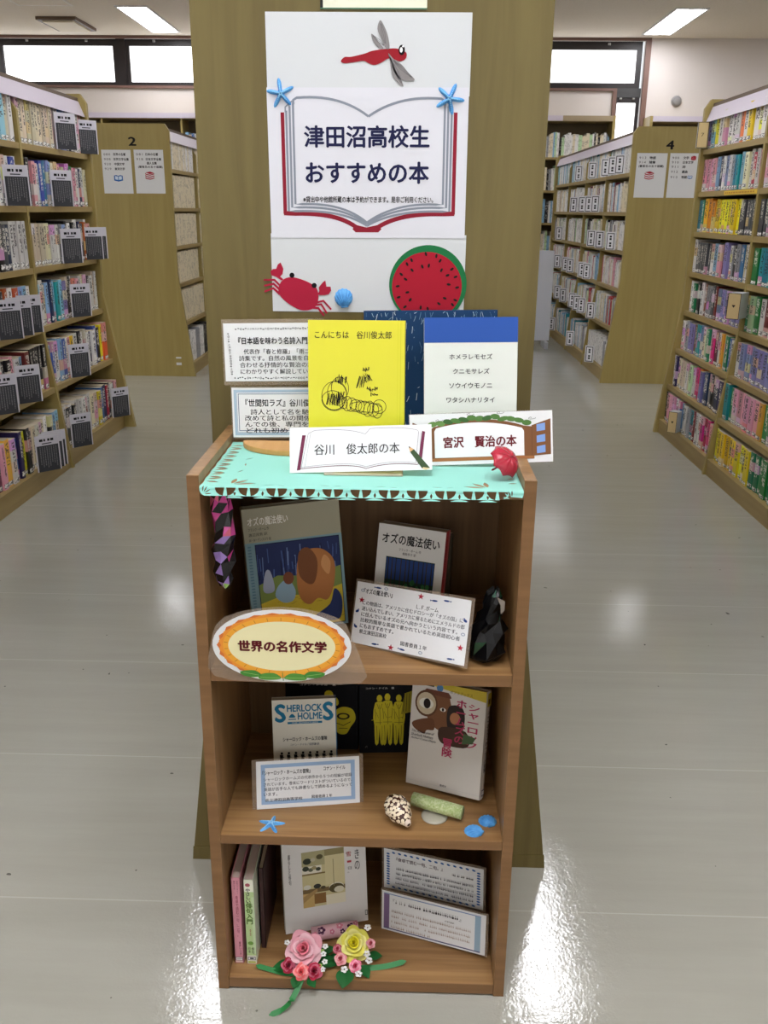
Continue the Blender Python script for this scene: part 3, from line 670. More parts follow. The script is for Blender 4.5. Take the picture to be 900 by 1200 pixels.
notice('notice sheet listing five classes on bookcase 4', (1.907, 6.724, 1.318), [('900', '文学', .87, .44, .62), ('910', '日本文学', .77, .44, .78), ('911', '詩', .67, .44, .54), ('912', '戯曲', .56, .44, .62), ('913', '物語', .44, .44, .62)], lambda a: (stack_icon(a, .78, .90, .08, .045, (176, 34, 52)), book_icon(a, .72, .47, .08, .045, (110, 130, 180))))
for lab, z in (('upper small white sticker low on the end of bookcase 2', 0.135), ('lower small white sticker low on the end of bookcase 2', 0.085)):
    t = thing('sticker', lab, 'sticker', (-1.735, 6.7695, z)); MB().box(-0.02, 0.02, -0.0008, 0, 0, 0.012 if z > .1 else 0.02, PAPER).build('label_paper', t)
t = thing('folding_board', 'white freestanding board in the aisle behind the poster bookcase', 'board', (1.2, 8.6, 0))
MB().box(-0.2, 0.14, -0.012, 0.012, 0.06, 0.88, mat('white_board', (214, 216, 224), 0.4)).build('panel', t, bevel=0.004)
for s in (-0.16, 0.10): MB().box(s - 0.015, s + 0.015, -0.14, 0.14, 0, 0.06, mat('board_foot', (190, 192, 198), 0.4)).build('foot', t)

# ------------------------------------------------------------------ poster on the panel (its face is the plane y = 1.444)
PF = 1.444
t = sheet('poster_sheet', 'blank white sheet behind the dragonfly, topmost on the panel', 'paper', (-0.0638, PF - 0.0005, 1.375), 0.298, 0.1095, pm=GREYSHEET)
t = sheet('poster_sheet', 'blank white sheet behind the crab and the watermelon slice', 'paper', (-0.0632, PF - 0.0005, 1.062), 0.302, 0.118, pm=GREYSHEET)
t = sheet('title_poster', 'white printed poster of an open book with the display title', 'poster', (-0.0638, PF - 0.0014, 1.1745), 0.298, 0.2115, roll=0.3, pm=POSTERP)
a = Art(0.298, 0.2115, (315.5, 547.5, 279, 103), y0=-0.0008)   # design grid of the printed sheet
GR = (132, 138, 150); RD = (138, 24, 44)
a.line([(333, 131), (333, 250)] , 0.0055, RD); a.line([(533, 131), (533, 250)], 0.0055, RD)
a.line([(331.5, 249)] + curve((345, 249.5), (395, 248), (418, 266)) , 0.0065, RD); a.line([(534.5, 249)] + curve((521, 249.5), (470, 248), (443, 266)), 0.0065, RD)
a.poly([(413, 268), (418, 263), (430, 266), (443, 263), (448, 268), (444, 272), (417, 272)], RD)
for k, (x, yb, yt) in enumerate(((345.5, 238, 120), (341.5, 242, 124), (337.5, 246.5, 129))):
    a.line([(x, yt), (x, yb)] + curve((x + 8, yb), (403, yb - 2), (430.5, 260 + k * 2)), 0.0032, GR)
    X = 866 - x
    a.line([(X, yt), (X, yb)] + curve((X - 8, yb), (463, yb - 2), (430.5, 260 + k * 2)), 0.0032, GR)
a.line([(346, 122), (346, 117), (350, 114.5)] + curve((358, 114), (402, 112), (432.5, 135.5)), 0.0034, GR)
a.line([(520, 122), (520, 118), (516, 115.5)] + curve((508, 115), (465, 113), (432.5, 135.5)), 0.0034, GR)
a.line([(341, 126), (341, 121), (345, 118)], 0.0022, GR); a.line([(336.5, 131), (336.5, 125), (340, 122)], 0.0022, GR)
a.line([(525, 126), (525, 121), (521, 118)], 0.0022, GR); a.line([(529.5, 131), (529.5, 125), (526, 122)], 0.0022, GR)
NV = (20, 24, 66)
a.text('津田沼高校生', 358, 171, 503, 146, NV, 0.028); a.text('おすすめの本', 359, 213, 503, 188, NV, 0.03)
a.text('※貸出中や他館所蔵の本は予約ができます。是非ご利用ください。', 355, 236.2, 509, 228.6, (24, 24, 28), 0.02)
a.build('lettering', t)
# paper dragonfly
def cut(name, parent, pts, c, o, s, d0, d1):
    """cut paper piece: outline on a design grid, o = grid origin, s = metres per unit, thickness from d0 to d1 in front of the sheet"""
    q = [((x - o[0]) * s, (o[1] - y) * s) for x, y in pts]
    return MB().prism(q, 'y', -d1, -d0, mat('cut_paper', c, 0.75, spec=0.2)).build(name, parent)
def smooth(pts, n=4):
    out = []; k = len(pts)
    for i in range(k):
        p0, p1, p2, p3 = (pts[(i + j - 1) % k] for j in range(4))
        for q in range(n):
            u = q / n; out.append(tuple(0.5 * (2 * b + (c - a_) * u + (2 * a_ - 5 * b + 4 * c - d) * u * u + (3 * b - a_ - 3 * c + d) * u ** 3) for a_, b, c, d in zip(p0, p1, p2, p3)))
    return out
d = thing('paper_dragonfly', 'red paper dragonfly with grey wings on the top sheet', 'paper cutout', (-0.0550, PF - 0.0012, 1.4290))
G = (460, 165); S = 0.001226 / 3.46
cut('body', d, smooth([(322, 188), (338, 173), (365, 172), (420, 160), (450, 150), (500, 143), (545, 140), (575, 147), (592, 158), (588, 178), (565, 188), (540, 180), (515, 178), (490, 192), (460, 202), (435, 195), (415, 187), (370, 193), (335, 196)]), (150, 28, 40), G, S, 0, 0.0007)
for i, p in enumerate(([(483, 38), (472, 70), (490, 110), (507, 140), (522, 138), (515, 95), (500, 60)], [(447, 88), (455, 115), (475, 135), (498, 142), (478, 118), (462, 97)], [(517, 158), (540, 180), (570, 198), (600, 230), (627, 258), (575, 258), (545, 235), (528, 190)], [(522, 170), (535, 190), (550, 225), (570, 255), (580, 283), (550, 260), (533, 235)])):
    wg = cut('wing', d, smooth(p), (136, 132, 132), G, S, 0.0008, 0.0012)
    av = Art(1, 1, (0, 1, 0, 1), y0=-0.0013)
    av.P = lambda u, v: ((u - G[0]) * S, (G[1] - v) * S)
    tip = p[0] if i < 2 else p[4]; root = (508, 138) if i < 2 else (522, 172)
    for k in (-1, 0, 1): av.line([(root[0] * .85 + tip[0] * .15 + k * 2, root[1] * .85 + tip[1] * .15), ((root[0] + tip[0]) / 2 + k * 7, (root[1] + tip[1]) / 2 - k * 2), (tip[0] * .88 + root[0] * .12 + k * 2, tip[1] * .88 + root[1] * .12)], 0.0005, (90, 88, 90))
    av.build('wing_veins', wg)
ey = cut('eye', d, arc(572, 146, 13, 19, 0, 342, 19), (14, 12, 14), G, S, 0.0008, 0.0013)
cut('eye_highlight', ey, arc(570, 146, 6, 10, 0, 330, 11), (240, 240, 240), G, S, 0.00135, 0.0016); cut('eye_highlight', ey, arc(577, 133, 4, 3.5, 0, 330, 11), (240, 240, 240), G, S, 0.00135, 0.0016)
# crab
d = thing('paper_crab', 'crimson paper crab low on the bottom sheet', 'paper cutout', (-0.172, PF - 0.0012, 1.092)); G = (165, 255); S = 0.00135 / 3.46
CR = (168, 30, 58)
cut('shell', d, smooth([(82, 240), (100, 208), (135, 197), (185, 208), (230, 232), (243, 262), (238, 300), (215, 322), (170, 326), (120, 300), (88, 270)]), CR, G, S, 0, 0.0008)
for p in ([(93, 140), (104, 165), (100, 185), (90, 195), (103, 205), (95, 210), (75, 197), (55, 190), (52, 175), (62, 166), (75, 165), (82, 148)], [(272, 208), (262, 215), (245, 235), (247, 250), (240, 262), (248, 266), (268, 266), (285, 262), (295, 248), (293, 232), (276, 232)]): cut('claw', d, p, CR, G, S, 0.0002, 0.001)
for p in ([(88, 235), (65, 212), (22, 212), (24, 205), (68, 204), (92, 228)], [(86, 252), (62, 228), (25, 235), (24, 228), (64, 219), (90, 243)], [(84, 268), (60, 245), (26, 258), (24, 251), (62, 236), (88, 258)], [(232, 300), (262, 292), (292, 325), (297, 320), (264, 284), (234, 292)], [(226, 310), (252, 306), (274, 340), (280, 336), (256, 298), (228, 302)], [(212, 320), (240, 322), (262, 350), (268, 346), (244, 313), (214, 312)]): cut('leg', d, p, CR, G, S, 0.0, 0.0007)
for q in ((138, 189), (227, 228)): cut('eye', d, arc(q[0], q[1], 10, 10, 0, 342, 19), (14, 12, 14), G, S, 0.0009, 0.0013)
# watermelon slice
d = thing('paper_watermelon', 'round paper watermelon slice with black seeds', 'paper cutout', (0.0305, PF - 0.0016, 1.1055))
cut('rind', d, arc(0, 0, 60, 59, 0, 355, 60), (30, 112, 64), (0, 0), 0.00101, 0, 0.0008); cut('flesh', d, arc(-1.5, 3, 54, 52, 0, 355, 60), (166, 26, 46), (0, 0), 0.00101, 0.0009, 0.0014)
rr = random.Random(11); sd = MB()
for ring, nn in ((46, 18), (34, 13)):
    for i in range(nn):
        an = R(360 * i / nn + rr.uniform(-7, 7)); q = ring + rr.uniform(-3, 3); cx, cy = q * math.cos(an) - 1, q * math.sin(an) - 3
        ta = an + rr.uniform(-.3, .3)
        sd.prism([((cx + math.cos(ta) * 3.3 * math.cos(k) - math.sin(ta) * 1.8 * math.sin(k)) * 0.00101, (cy + math.sin(ta) * 3.3 * math.cos(k) + math.cos(ta) * 1.8 * math.sin(k)) * 0.00101) for k in [2 * math.pi * j / 8 for j in range(8)]], 'y', -0.0019, -0.0015, ink((24, 16, 14)))
sd.build('seeds', d, recalc=False)
# blue starfish and shells
BLUE = wood('blue_glazed_plaster', (104, 176, 230), (62, 136, 204), (60, 60, 60), 0.5)
def starfish(label, loc, r, rot, flat, tilt=0):
    t = thing('starfish', label, 'starfish ornament', loc, group='blue starfish ornaments')
    t.matrix_world = Matrix.Translation(loc) @ (Matrix.Identity(4) if flat else Matrix.Rotation(R(90), 4, 'X')) @ Matrix.Rotation(R(rot), 4, 'Z')
    b = MB(); n = 60; rings = 7
    def fn(u, v):
        an = 2 * math.pi * u; c5 = math.cos(5 * an) * .5 + .5
        rad = r * (0.26 + 0.74 * c5 ** 1.9); q = v * rad
        hh = r * 0.26 * (1 - v ** 1.7) * (1 - 0.45 * v) * (0.62 + 0.38 * c5) + r * 0.03 * (v < 1)
        return (q * math.cos(an), q * math.sin(an), 0 if v >= 1 else hh)
    b.grid(fn, n, rings, BLUE); b.build('body', t)
    k = MB(); rr = random.Random(int(rot))
    for arm in range(5):
        for j in range(7):
            an = R(72 * arm); q = r * (0.1 + 0.11 * j); v = q / r
            k.lathe([(0.0016 * (1.1 - v), -0.002), (0.0012 * (1.1 - v), 0.0008), (0.0, 0.0012)], mat('starfish_bumps', (150, 206, 240), 0.6), 6, (q * math.cos(an), q * math.sin(an), r * 0.26 * (1 - v ** 1.7) * (1 - .45 * v) + r * 0.02))
    k.build('ridge_bumps', t)
    return t
starfish('blue starfish at the poster corner beside the title start', (-0.1928, PF - 0.0025, 1.3770), 0.0215, 98, False)
starfish('blue starfish at the poster corner under the dragonfly wing', (0.0560, PF - 0.0025, 1.3715), 0.0225, 66, False)
def shell(name_label, loc, r, rot, flat):
    t = thing('scallop_shell', name_label, 'shell ornament', loc, group='blue shell ornaments')
    t.matrix_world = Matrix.Translation(loc) @ (Matrix.Identity(4) if flat else Matrix.Rotation(R(90), 4, 'X')) @ Matrix.Rotation(R(rot), 4, 'Z')
    def fn(u, v):      # ribs fan out from the hinge point
        al = R(14 + 152 * u); rib = math.cos(u * 2 * math.pi * 12)
        ln = 2 * r * math.sin(al) * (1 + 0.02 * rib * v) * v * 0.96
        hh = r * 0.5 * (math.sin(math.pi * min(1, 0.08 + v * 0.92)) ** 0.7) * math.sin(math.pi * (0.08 + 0.84 * u)) ** 0.6 * (1 + 0.10 * rib)
        return (ln * math.cos(al), -r * 0.92 + ln * math.sin(al), hh if v < 1 else 0)
    MB().grid(fn, 72, 10, BLUE).build('fan', t)
    MB().prism([(-r * .42, -r * .98), (r * .42, -r * .98), (r * .30, -r * .62), (-r * .30, -r * .62)], 'z', 0, r * 0.3, BLUE).build('hinge', t, bevel=r * 0.08)
    return t
shell('blue scallop shell beside the paper crab', (-0.1015, PF - 0.002, 1.0835), 0.0148, 8, False)
t = thing('paper_sign', 'cream paper sign above the poster, cut by the frame', 'sign', (-0.0545, PF - 0.0005, 1.4882))
MB().box(-0.0745, 0.0745, -0.0008, 0, 0.0, 0.105, mat('cream_sign', (226, 226, 204), 0.6)).build('paper', t)
MB().box(-0.0785, -0.0750, -0.0010, 0, 0.0, 0.107, BLK).build('edge_tape', t); MB().box(-0.0785, 0.0745, -0.0014, -0.0010, 0.0, 0.0016, mat('green_edge', (70, 120, 90), 0.5)).build('lower_edge', t)
# ------------------------------------------------------------------ display bookcase
BX0, BX1, BY0, BY1 = -0.2916, 0.1748, 1.1366, 1.4320
t = thing('display_bookcase', 'oak-look open display bookcase with three compartments in front of the poster panel', 'bookcase', (0, 0, 0))
for s, nm in ((BX0, 0), (BX1 - 0.0168, 1)):
    sp = MB().box(s, s + 0.0168, BY0, BY1, 0.0, 0.879, OAKV).build('side_panel', t, bevel=0.0008)
    MB().box(s + 0.0002, s + 0.0166, BY0 - 0.0006, BY0 + 0.0002, 0.001, 0.878, OAKE).build('edge_band', sp)
xa, xb = BX0 + 0.0169, BX1 - 0.0169
for z0, z1 in ((0.8517, 0.8648), (0.5701, 0.5886), (0.2874, 0.3032), (0.0037, 0.0234)):
    sh = MB().box(xa, xb, BY0 + 0.0012, BY1 - 0.010, z0, z1, OAKH).build('shelf', t, bevel=0.0006)
    MB().box(xa + 0.0002, xb - 0.0002, BY0 + 0.0004, BY0 + 0.0013, z0 + 0.0003, z1 - 0.0003, OAKE).build('edge_band', sh)
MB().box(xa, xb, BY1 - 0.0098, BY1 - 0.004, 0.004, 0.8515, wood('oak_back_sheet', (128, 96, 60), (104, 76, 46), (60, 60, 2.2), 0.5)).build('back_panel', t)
ZT, Z1, Z2, Z3 = 0.8648, 0.5886, 0.3032, 0.0234

# mint paper doily with cut-outs
def leaf(cx, cy, l, wd, ang, n=6, off=0.0):
    cx += off * math.cos(R(ang)); cy += off * math.sin(R(ang))
    p = [(l * i / n, wd * math.sin(math.pi * i / n)) for i in range(n + 1)] + [(l * i / n, -wd * math.sin(math.pi * i / n)) for i in range(n - 1, 0, -1)]
    c_, s_ = math.cos(R(ang)), math.sin(R(ang)); return [(cx + x * c_ - y * s_, cy + x * s_ + y * c_) for x, y in p]
dx0, dx1, dy0, dy1 = -0.2735, 0.1570, 1.1165, 1.372
outl = []; nsc = 11; per = (dx1 - dx0 - 0.02) / nsc
for i in range(nsc):
    for j in range(6): u = (i + j / 6) * per; outl.append((dx0 + 0.01 + u, dy0 + 0.0035 * abs(math.cos(math.pi * j / 6)) ** 2))
outl += arc(dx1 - 0.010, dy0 + 0.0135, 0.010, 0.0105, -90, 0, 5) + [(dx1, dy1)] + [(dx0, dy1)]
for i in range(36): outl.append((dx0 + 0.0016 * (0.5 - 0.5 * math.cos(i * 1.05)), dy1 - (dy1 - dy0 - 0.014) * (i + 1) / 37))
outl += arc(dx0 + 0.010, dy0 + 0.0135, 0.010, 0.0105, 180, 270, 5)[:-1]
holes = []
for i in range(nsc):
    c = dx0 + 0.01 + (i + 0.5) * per
    if i in (0, nsc - 1): c += 0.006 if i == 0 else -0.006
    for s in (-1, 1): holes.append([(c + s * 0.0012, dy0 + 0.0145)] + [(c + s * (0.0012 + 0.0128 * math.sin(R(a))), dy0 + 0.0145 - 0.0108 * math.cos(R(a))) for a in (8, 30, 55, 78)][::1] + [(c + s * 0.0138, dy0 + 0.0145)])
    if 0 < i < nsc: holes.append(leaf(dx0 + 0.01 + i * per, dy0 + 0.004, 0.007, 0.0016, 90, 4))
for i in range(9):
    y = dy0 + 0.045 + i * 0.0225
    for s in (-1, 1): holes.append(leaf(dx0 + 0.0035, y + s * 0.0048, 0.019, 0.0036, s * 16, 5))
    if i < 8: holes.append(leaf(dx1 - 0.018, y + 0.004, 0.014, 0.0026, 12, 5))
for k, an in enumerate((12, 38, 64, 90)): holes.append(leaf(dx0 + 0.004, dy0 + 0.0055, 0.010, 0.0009, an - 6, 4, 0.003)); holes.append(leaf(dx1 - 0.0155, dy0 + 0.0055, 0.009, 0.0009, 174 - (an - 6) - 0, 4, 0.003))
for bx, sg in ((dx0 + 0.040, 1), (dx1 - 0.046, -1)):
    for an, l in ((12, 0.030), (48, 0.026), (84, 0.024)): holes.append(leaf(bx, dy0 + 0.026, l, 0.0036, an if sg > 0 else 180 - an, 6, 0.004))
for i in range(4): holes.append(leaf(-0.19 + 0.075 * i, dy0 + 0.024 + 0.0035 * (i % 2), 0.016, 0.0011, (8, -10, 6, -6)[i], 4)); holes.append(leaf(-0.172 + 0.075 * i, dy0 + 0.0245, 0.013, 0.001, (-14, 10, -12, 8)[i], 4))
for i in range(3): holes.append(leaf(dx0 + 0.038 + 0.006 * (i % 2), 1.20 + 0.034 * i, 0.014, 0.0012, (60, 100, 45)[i], 4))
vs, fs = shape_geo(outl, holes)
me = MB().add([(x, y, ZT + 0.0004) for x, y in vs], fs, mat('mint_paper', (146, 212, 198), 0.6, spec=0.3)).mesh('paper_doily')
bm = bmesh.new(); bm.from_mesh(me); bmesh.ops.remove_doubles(bm, verts=bm.verts, dist=1e-6)
for yc in (1.1330, 1.1305, 1.128): bmesh.ops.bisect_plane(bm, geom=bm.verts[:] + bm.edges[:] + bm.faces[:], plane_co=(0, yc, 0), plane_no=(0, 1, 0))
for v_ in bm.verts:      # the scalloped border droops over the front edge of the board
    s_ = 1.1330 - v_.co.y
    if s_ > 1e-6: an = R(min(62, 14 + s_ * 9000)); v_.co.y = 1.1330 - s_ * math.cos(an); v_.co.z -= s_ * math.sin(an)
bm.to_mesh(me); bm.free()
o = bpy.data.objects.new('paper_doily', me); C.objects.link(o); d_ = o.modifiers.new('thickness', 'SOLIDIFY'); d_.thickness = 0.0004; d_.offset = 0
tag(o, 'mint green paper doily with cut-out scalloped edge on the display bookcase top', 'doily')

# ------------------------------------------------------------------ books and cards on display
def book(name, label, loc, yaw, lean, roll, w_, h_, t_, front, spine=1, spine_c=None, art=None, spine_art=None, paper=False, group=None):
    """front cover faces -Y; spine=+1 right, -1 left"""
    x, y, z = loc
    th = thing(name, label, 'book', (x, y, z + t_ * math.sin(R(lean))), yaw, lean, roll, group)
    gl = dict(rough=0.55, spec=0.15) if sum(front) < 260 else dict(rough=0.32, spec=0.45)
    fc = mat('cover_' + ('%d_%d_%d' % front), front, **gl); sc = mat('cover_' + ('%d_%d_%d' % (spine_c or front)), spine_c or front, **gl)
    bt = 0.0008 if paper else 0.0022; ov = 0.0004 if paper else 0.003
    c = MB().box(-w_ / 2, w_ / 2, 0, bt, 0, h_, fc).box(-w_ / 2, w_ / 2, t_ - bt, t_, 0, h_, fc)
    c.build('cover', th, bevel=0.0004)
    sx = spine * w_ / 2
    s = MB().prism([(sx - spine * 0.0025, 0.0), (sx, bt * .6), (sx + spine * (0 if paper else .0012), t_ * .5), (sx, t_ - bt * .6), (sx - spine * 0.0025, t_)], 'z', 0.0, h_, sc); s.build('spine', th)
    MB().box(-w_ / 2 + (ov if spine > 0 else 0.0026), w_ / 2 - (0.0026 if spine > 0 else ov), bt + 0.0001, t_ - bt - 0.0001, ov, h_ - ov, PAGES).build('page_block', th)
    if art: a = Art(w_, h_); art(a); a.build('cover_print', th)
    if spine_art:
        a = Art(t_, h_); spine_art(a); o = a.build('spine_print', th); o.location = (sx + spine * (0.0003 if paper else 0.0014), t_ / 2, 0); o.rotation_euler = (0, 0, R(90 * spine))
    return th
def card(name, label, loc, yaw, lean, roll, w_, h_, art, film=(0.004, 0.004, 0.004, 0.003), cat='card', group=None, paper=PAPER):
    th = thing(name, label, cat, loc, yaw, lean, roll, group)
    MB().box(-w_ / 2, w_ / 2, 0.0002, 0.0008, 0.0, h_, paper).build('paper', th)
    if film:
        l, r_, tp, bt = film
        MB().box(-w_ / 2 - l, w_ / 2 + r_, 0.0009, 0.0016, -bt, h_ + tp, FILM).build('laminate_film', th)
    a = Art(w_, h_, y0=0.0); art(a); a.build('lettering', th)
    return th
INK = (26, 26, 32)
# hand-written cards at the back of the top board
def a_c1(a):
    rr = random.Random(4)
    def vine(u0, v0, u1, v1, n):
        for i in range(n):
            f = i / (n - 1); u, v = u0 + (u1 - u0) * f, v0 + (v1 - v0) * f
            k = rr.random()
            if k < .45: a.ell(u + rr.uniform(-.004, .004), v + rr.uniform(-.012, .012), .008, .011, INK, rr.uniform(0, 90), 8)
            elif k < .8: a.line([(u + .008 * math.cos(q), v + .016 * math.sin(q)) for q in [i * .7 for i in range(9)]], 0.0006, INK, True)
            else: a.line([(u - .008, v - .012), (u, v + .012), (u + .008, v - .006)], 0.0006, INK)
    vine(.13, .90, .97, .91, 34); vine(.10, .06, .97, .05, 34); vine(.05, .82, .07, .12, 16)
    a.text('『日本語を味わう名詩入門』宮', .15, .64, .98, .76, INK, .022)
    for i, s in enumerate(('代表作「春と修羅」「雨ニモマ', '詩集です。自然の風景を自身と', '合わせる抒情的な賢治の詩を', 'にわかりやすく解説しています')): a.text(s, (.20, .15, .155, .16)[i], .47 - .115 * i, (.99, .98, .97, .97)[i], .56 - .115 * i, INK, .012)
card('recommendation_card', 'white handwritten card with inked vine border, above the blue-bordered card', (-0.2053, 1.3720, 0.9632), 0, 5, 1.2, 0.15, 0.0881, a_c1, (0.003, 0.004, 0.006, 0.006))
def a_c2(a):
    a.frame(.02, .04, .98, .96, .025, (168, 190, 208), .05); a.frame(.065, .13, .935, .88, .006, (70, 96, 130), .012); a.frame(.048, .095, .952, .915, .004, (120, 146, 176), .008)
    a.text('『世間知ラズ』谷川俊太郎', .14, .62, .95, .77, INK, .018)
    for i, s in enumerate(('詩人として名を馳せた', '改めて詩と私の関係を問', 'んでの後、専門をひら', 'どれも初めての発見')): a.text(s, (.19, .13, .13, .14)[i], .46 - .125 * i, (.95, .97, .96, .94)[i], .57 - .125 * i, INK, .012)
card('recommendation_card', 'handwritten card with pale blue border, below the vine-bordered card', (-0.1965, 1.3679, 0.8752), 0, 5.4, 1.0, 0.15, 0.0777, a_c2, (0.002, 0.003, 0.003, 0.0025))
t = thing('book_stand', 'round-fronted wooden book stand on the doily under the yellow book', 'book stand', (-0.165, 1.352, ZT + 0.0008))
pts = [(0.088 * math.cos(R(a_)), 0.064 * math.sin(R(a_))) for a_ in range(180, 361, 9)]
MB().prism(pts, 'z', 0, 0.0085, BLOND).build('base', t, bevel=0.0012)
MB().prism([(-0.03 + .135, -.02), (0.03 + .135, -.02), (0.03 + .135, -.026), (-0.03 + .135, -.026)], 'z', 0.0, 0.008, BLOND).build('front_lip', t)
def a_yel(a):
    K2 = (26, 24, 20)
    a.text('こんにちは　谷川俊太郎', .07, .855, .86, .915, K2, .012)
    a.rect(.955, 0, .958, 1, (196, 190, 30)); a.rect(.925, 0, .9275, 1, (206, 200, 34))
    rr = random.Random(8)
    def loop(u, v, ru, rv, rot=0, n=26):
        c_, s_ = math.cos(rot), math.sin(rot)
        a.line([(u + ru * math.cos(q) * c_ - rv * math.sin(q) * s_, v + ru * math.cos(q) * s_ * .7 + rv * math.sin(q) * c_) for q in [2 * math.pi * i / n for i in range(n)]], 0.0008, K2, True)
    def hatch(u, v, wd, hg, n, sl=0):
        p = []
        for i in range(n): f = i / (n - 1); p += [(u + wd * f + rr.uniform(-.006, .006), v + rr.uniform(-.012, .012)), (u + wd * f + sl + rr.uniform(-.006, .006), v + hg + rr.uniform(-.014, .014))]
        a.line(p, 0.0015, K2)
    for q in ((.27, .40, .13, .115), (.30, .42, .10, .10), (.26, .36, .12, .08), (.33, .46, .09, .09)): loop(*q, rr.uniform(-.3, .3))
    for i in range(9): loop(.36 + .045 * i, .345 - .008 * i, .055 + rr.uniform(-.01, .012), .055 + rr.uniform(-.008, .01), rr.uniform(-.4, .4))
    loop(.74, .315, .07, .055); loop(.60, .31, .17, .04, -.1)
    hatch(.28, .50, .11, .06, 9, .01); hatch(.19, .33, .16, .09, 12, .02); hatch(.50, .47, .07, .09, 5, .03); hatch(.575, .60, .05, .02, 6); hatch(.60, .515, .06, .06, 5, -.03); hatch(.61, .445, .11, .018, 9); hatch(.65, .40, .07, .02, 5)
book('poetry_book', 'yellow hardcover book with scribbled drawing, standing on the doily', (-0.0749, 1.3150, 0.8750), 1, 9, 0.1, 0.1442, 0.1852, 0.018, (222, 214, 46), 1, art=a_yel)
def a_hom(a):
    a.rect(0, .815, 1, 1, (44, 84, 164))
    for i, s in enumerate(('ホメラレモセズ', 'クニモサレズ', 'ソウイウモノニ', 'ワタシハナリタイ')): a.text(s, (.27, .31, .27, .24)[i], .69 - .108 * i, (.73, .70, .73, .76)[i], .73 - .108 * i, INK, .015)
    a.frame(.30, .02, .73, .29, .006, (70, 72, 76), .004); a.rect(.60, .02, .606, .29, (70, 72, 76)); a.text('宮', .36, .15, .42, .19, (90, 92, 96))
    a.vtext('新校本', .235, .14, .255, .22, INK, .01); a.vtext('詩集', .775, .14, .79, .20, INK)
book('poetry_book', 'white book with a blue top band and spaced katakana lines', (0.0983, 1.3250, 0.8670), 1.1, 9, 1.0, 0.1396, 0.1987, 0.016, (222, 226, 218), 1, (52, 128, 160), art=a_hom)
def a_nav(a):
    rr = random.Random(2)
    for i in range(170):
        u, v = rr.random(), 1 - rr.random() ** 2 * .9; d = rr.uniform(-.02, .02); l = rr.uniform(.006, .06)
        a.line([(min(max(u, .02), .98), min(v, .985)), (min(max(u + d * .5, .02), .98), max(v - l * .6, 0)), (min(max(u + d, .02), .98), max(v - l, 0))], rr.uniform(.0003, .0009), rr.choice(((150, 176, 190), (96, 130, 156), (190, 204, 210))))
book('picture_book', 'large dark blue picture book flecked with white, behind the two poetry books', (0.0382, 1.3680, 0.8660), 0, 7, 1.1, 0.2038, 0.2058, 0.011, (24, 58, 96), 1, art=a_nav)
def a_tani(a):
    MR = (110, 40, 70)
    a.poly([(.05, .05), (.075, .06), (.115, .83), (.09, .83)], MR); a.poly([(.9, .14), (.925, .12), (.955, .84), (.935, .86)], MR)
    a.line([(.08, .08), (.13, .82), (.135, .87)] + curve((.18, .93), (.42, .97), (.535, .82)) + curve((.57, .94), (.8, .97), (.90, .88)) + [(.91, .84), (.885, .14)], .0004, (90, 60, 90))
    a.line([(.105, .10), (.15, .87)], .0003, (120, 110, 120)); a.line([(.905, .12), (.928, .82)], .0003, (120, 110, 120))
    a.line(curve((.06, .08), (.45, .20), (.535, .06)) + curve((.54, .06), (.7, .20), (.90, .12)), .0009, MR); a.line(curve((.08, .12), (.45, .24), (.535, .10)) + curve((.54, .10), (.7, .24), (.88, .16)), .0004, (120, 90, 110))
    a.text('谷川　俊太郎の本', .175, .38, .775, .62, (24, 22, 26), .012)
    a.poly([(.838, .53), (.875, .46), (.985, .04), (.955, -.0), (.93, .03), (.848, .40)], (58, 78, 50)); a.poly([(.838, .53), (.875, .46), (.848, .40)], (214, 170, 120)); a.poly([(.838, .53), (.852, .505), (.843, .48)], (40, 30, 30)); a.poly([(.985, .04), (.955, .0), (.93, .03), (.937, .06)], (216, 196, 150))
card('title_card', 'white card with an open book drawing and green pencil, at the doily front', (-0.0619, 1.1946, 0.8712), -3, 24, 3.1, 0.1990, 0.0638, a_tani, None, 'title card')
t = thing('card_stand', 'low clear stand under the open book title card', 'card stand', (-0.058, 1.196, ZT + 0.0008))
MB().box(-0.055, 0.055, -0.006, 0.034, 0, 0.0028, mat('cloudy_acrylic', (196, 190, 168), 0.15, alpha=0.75)).build('base', t, bevel=0.001)
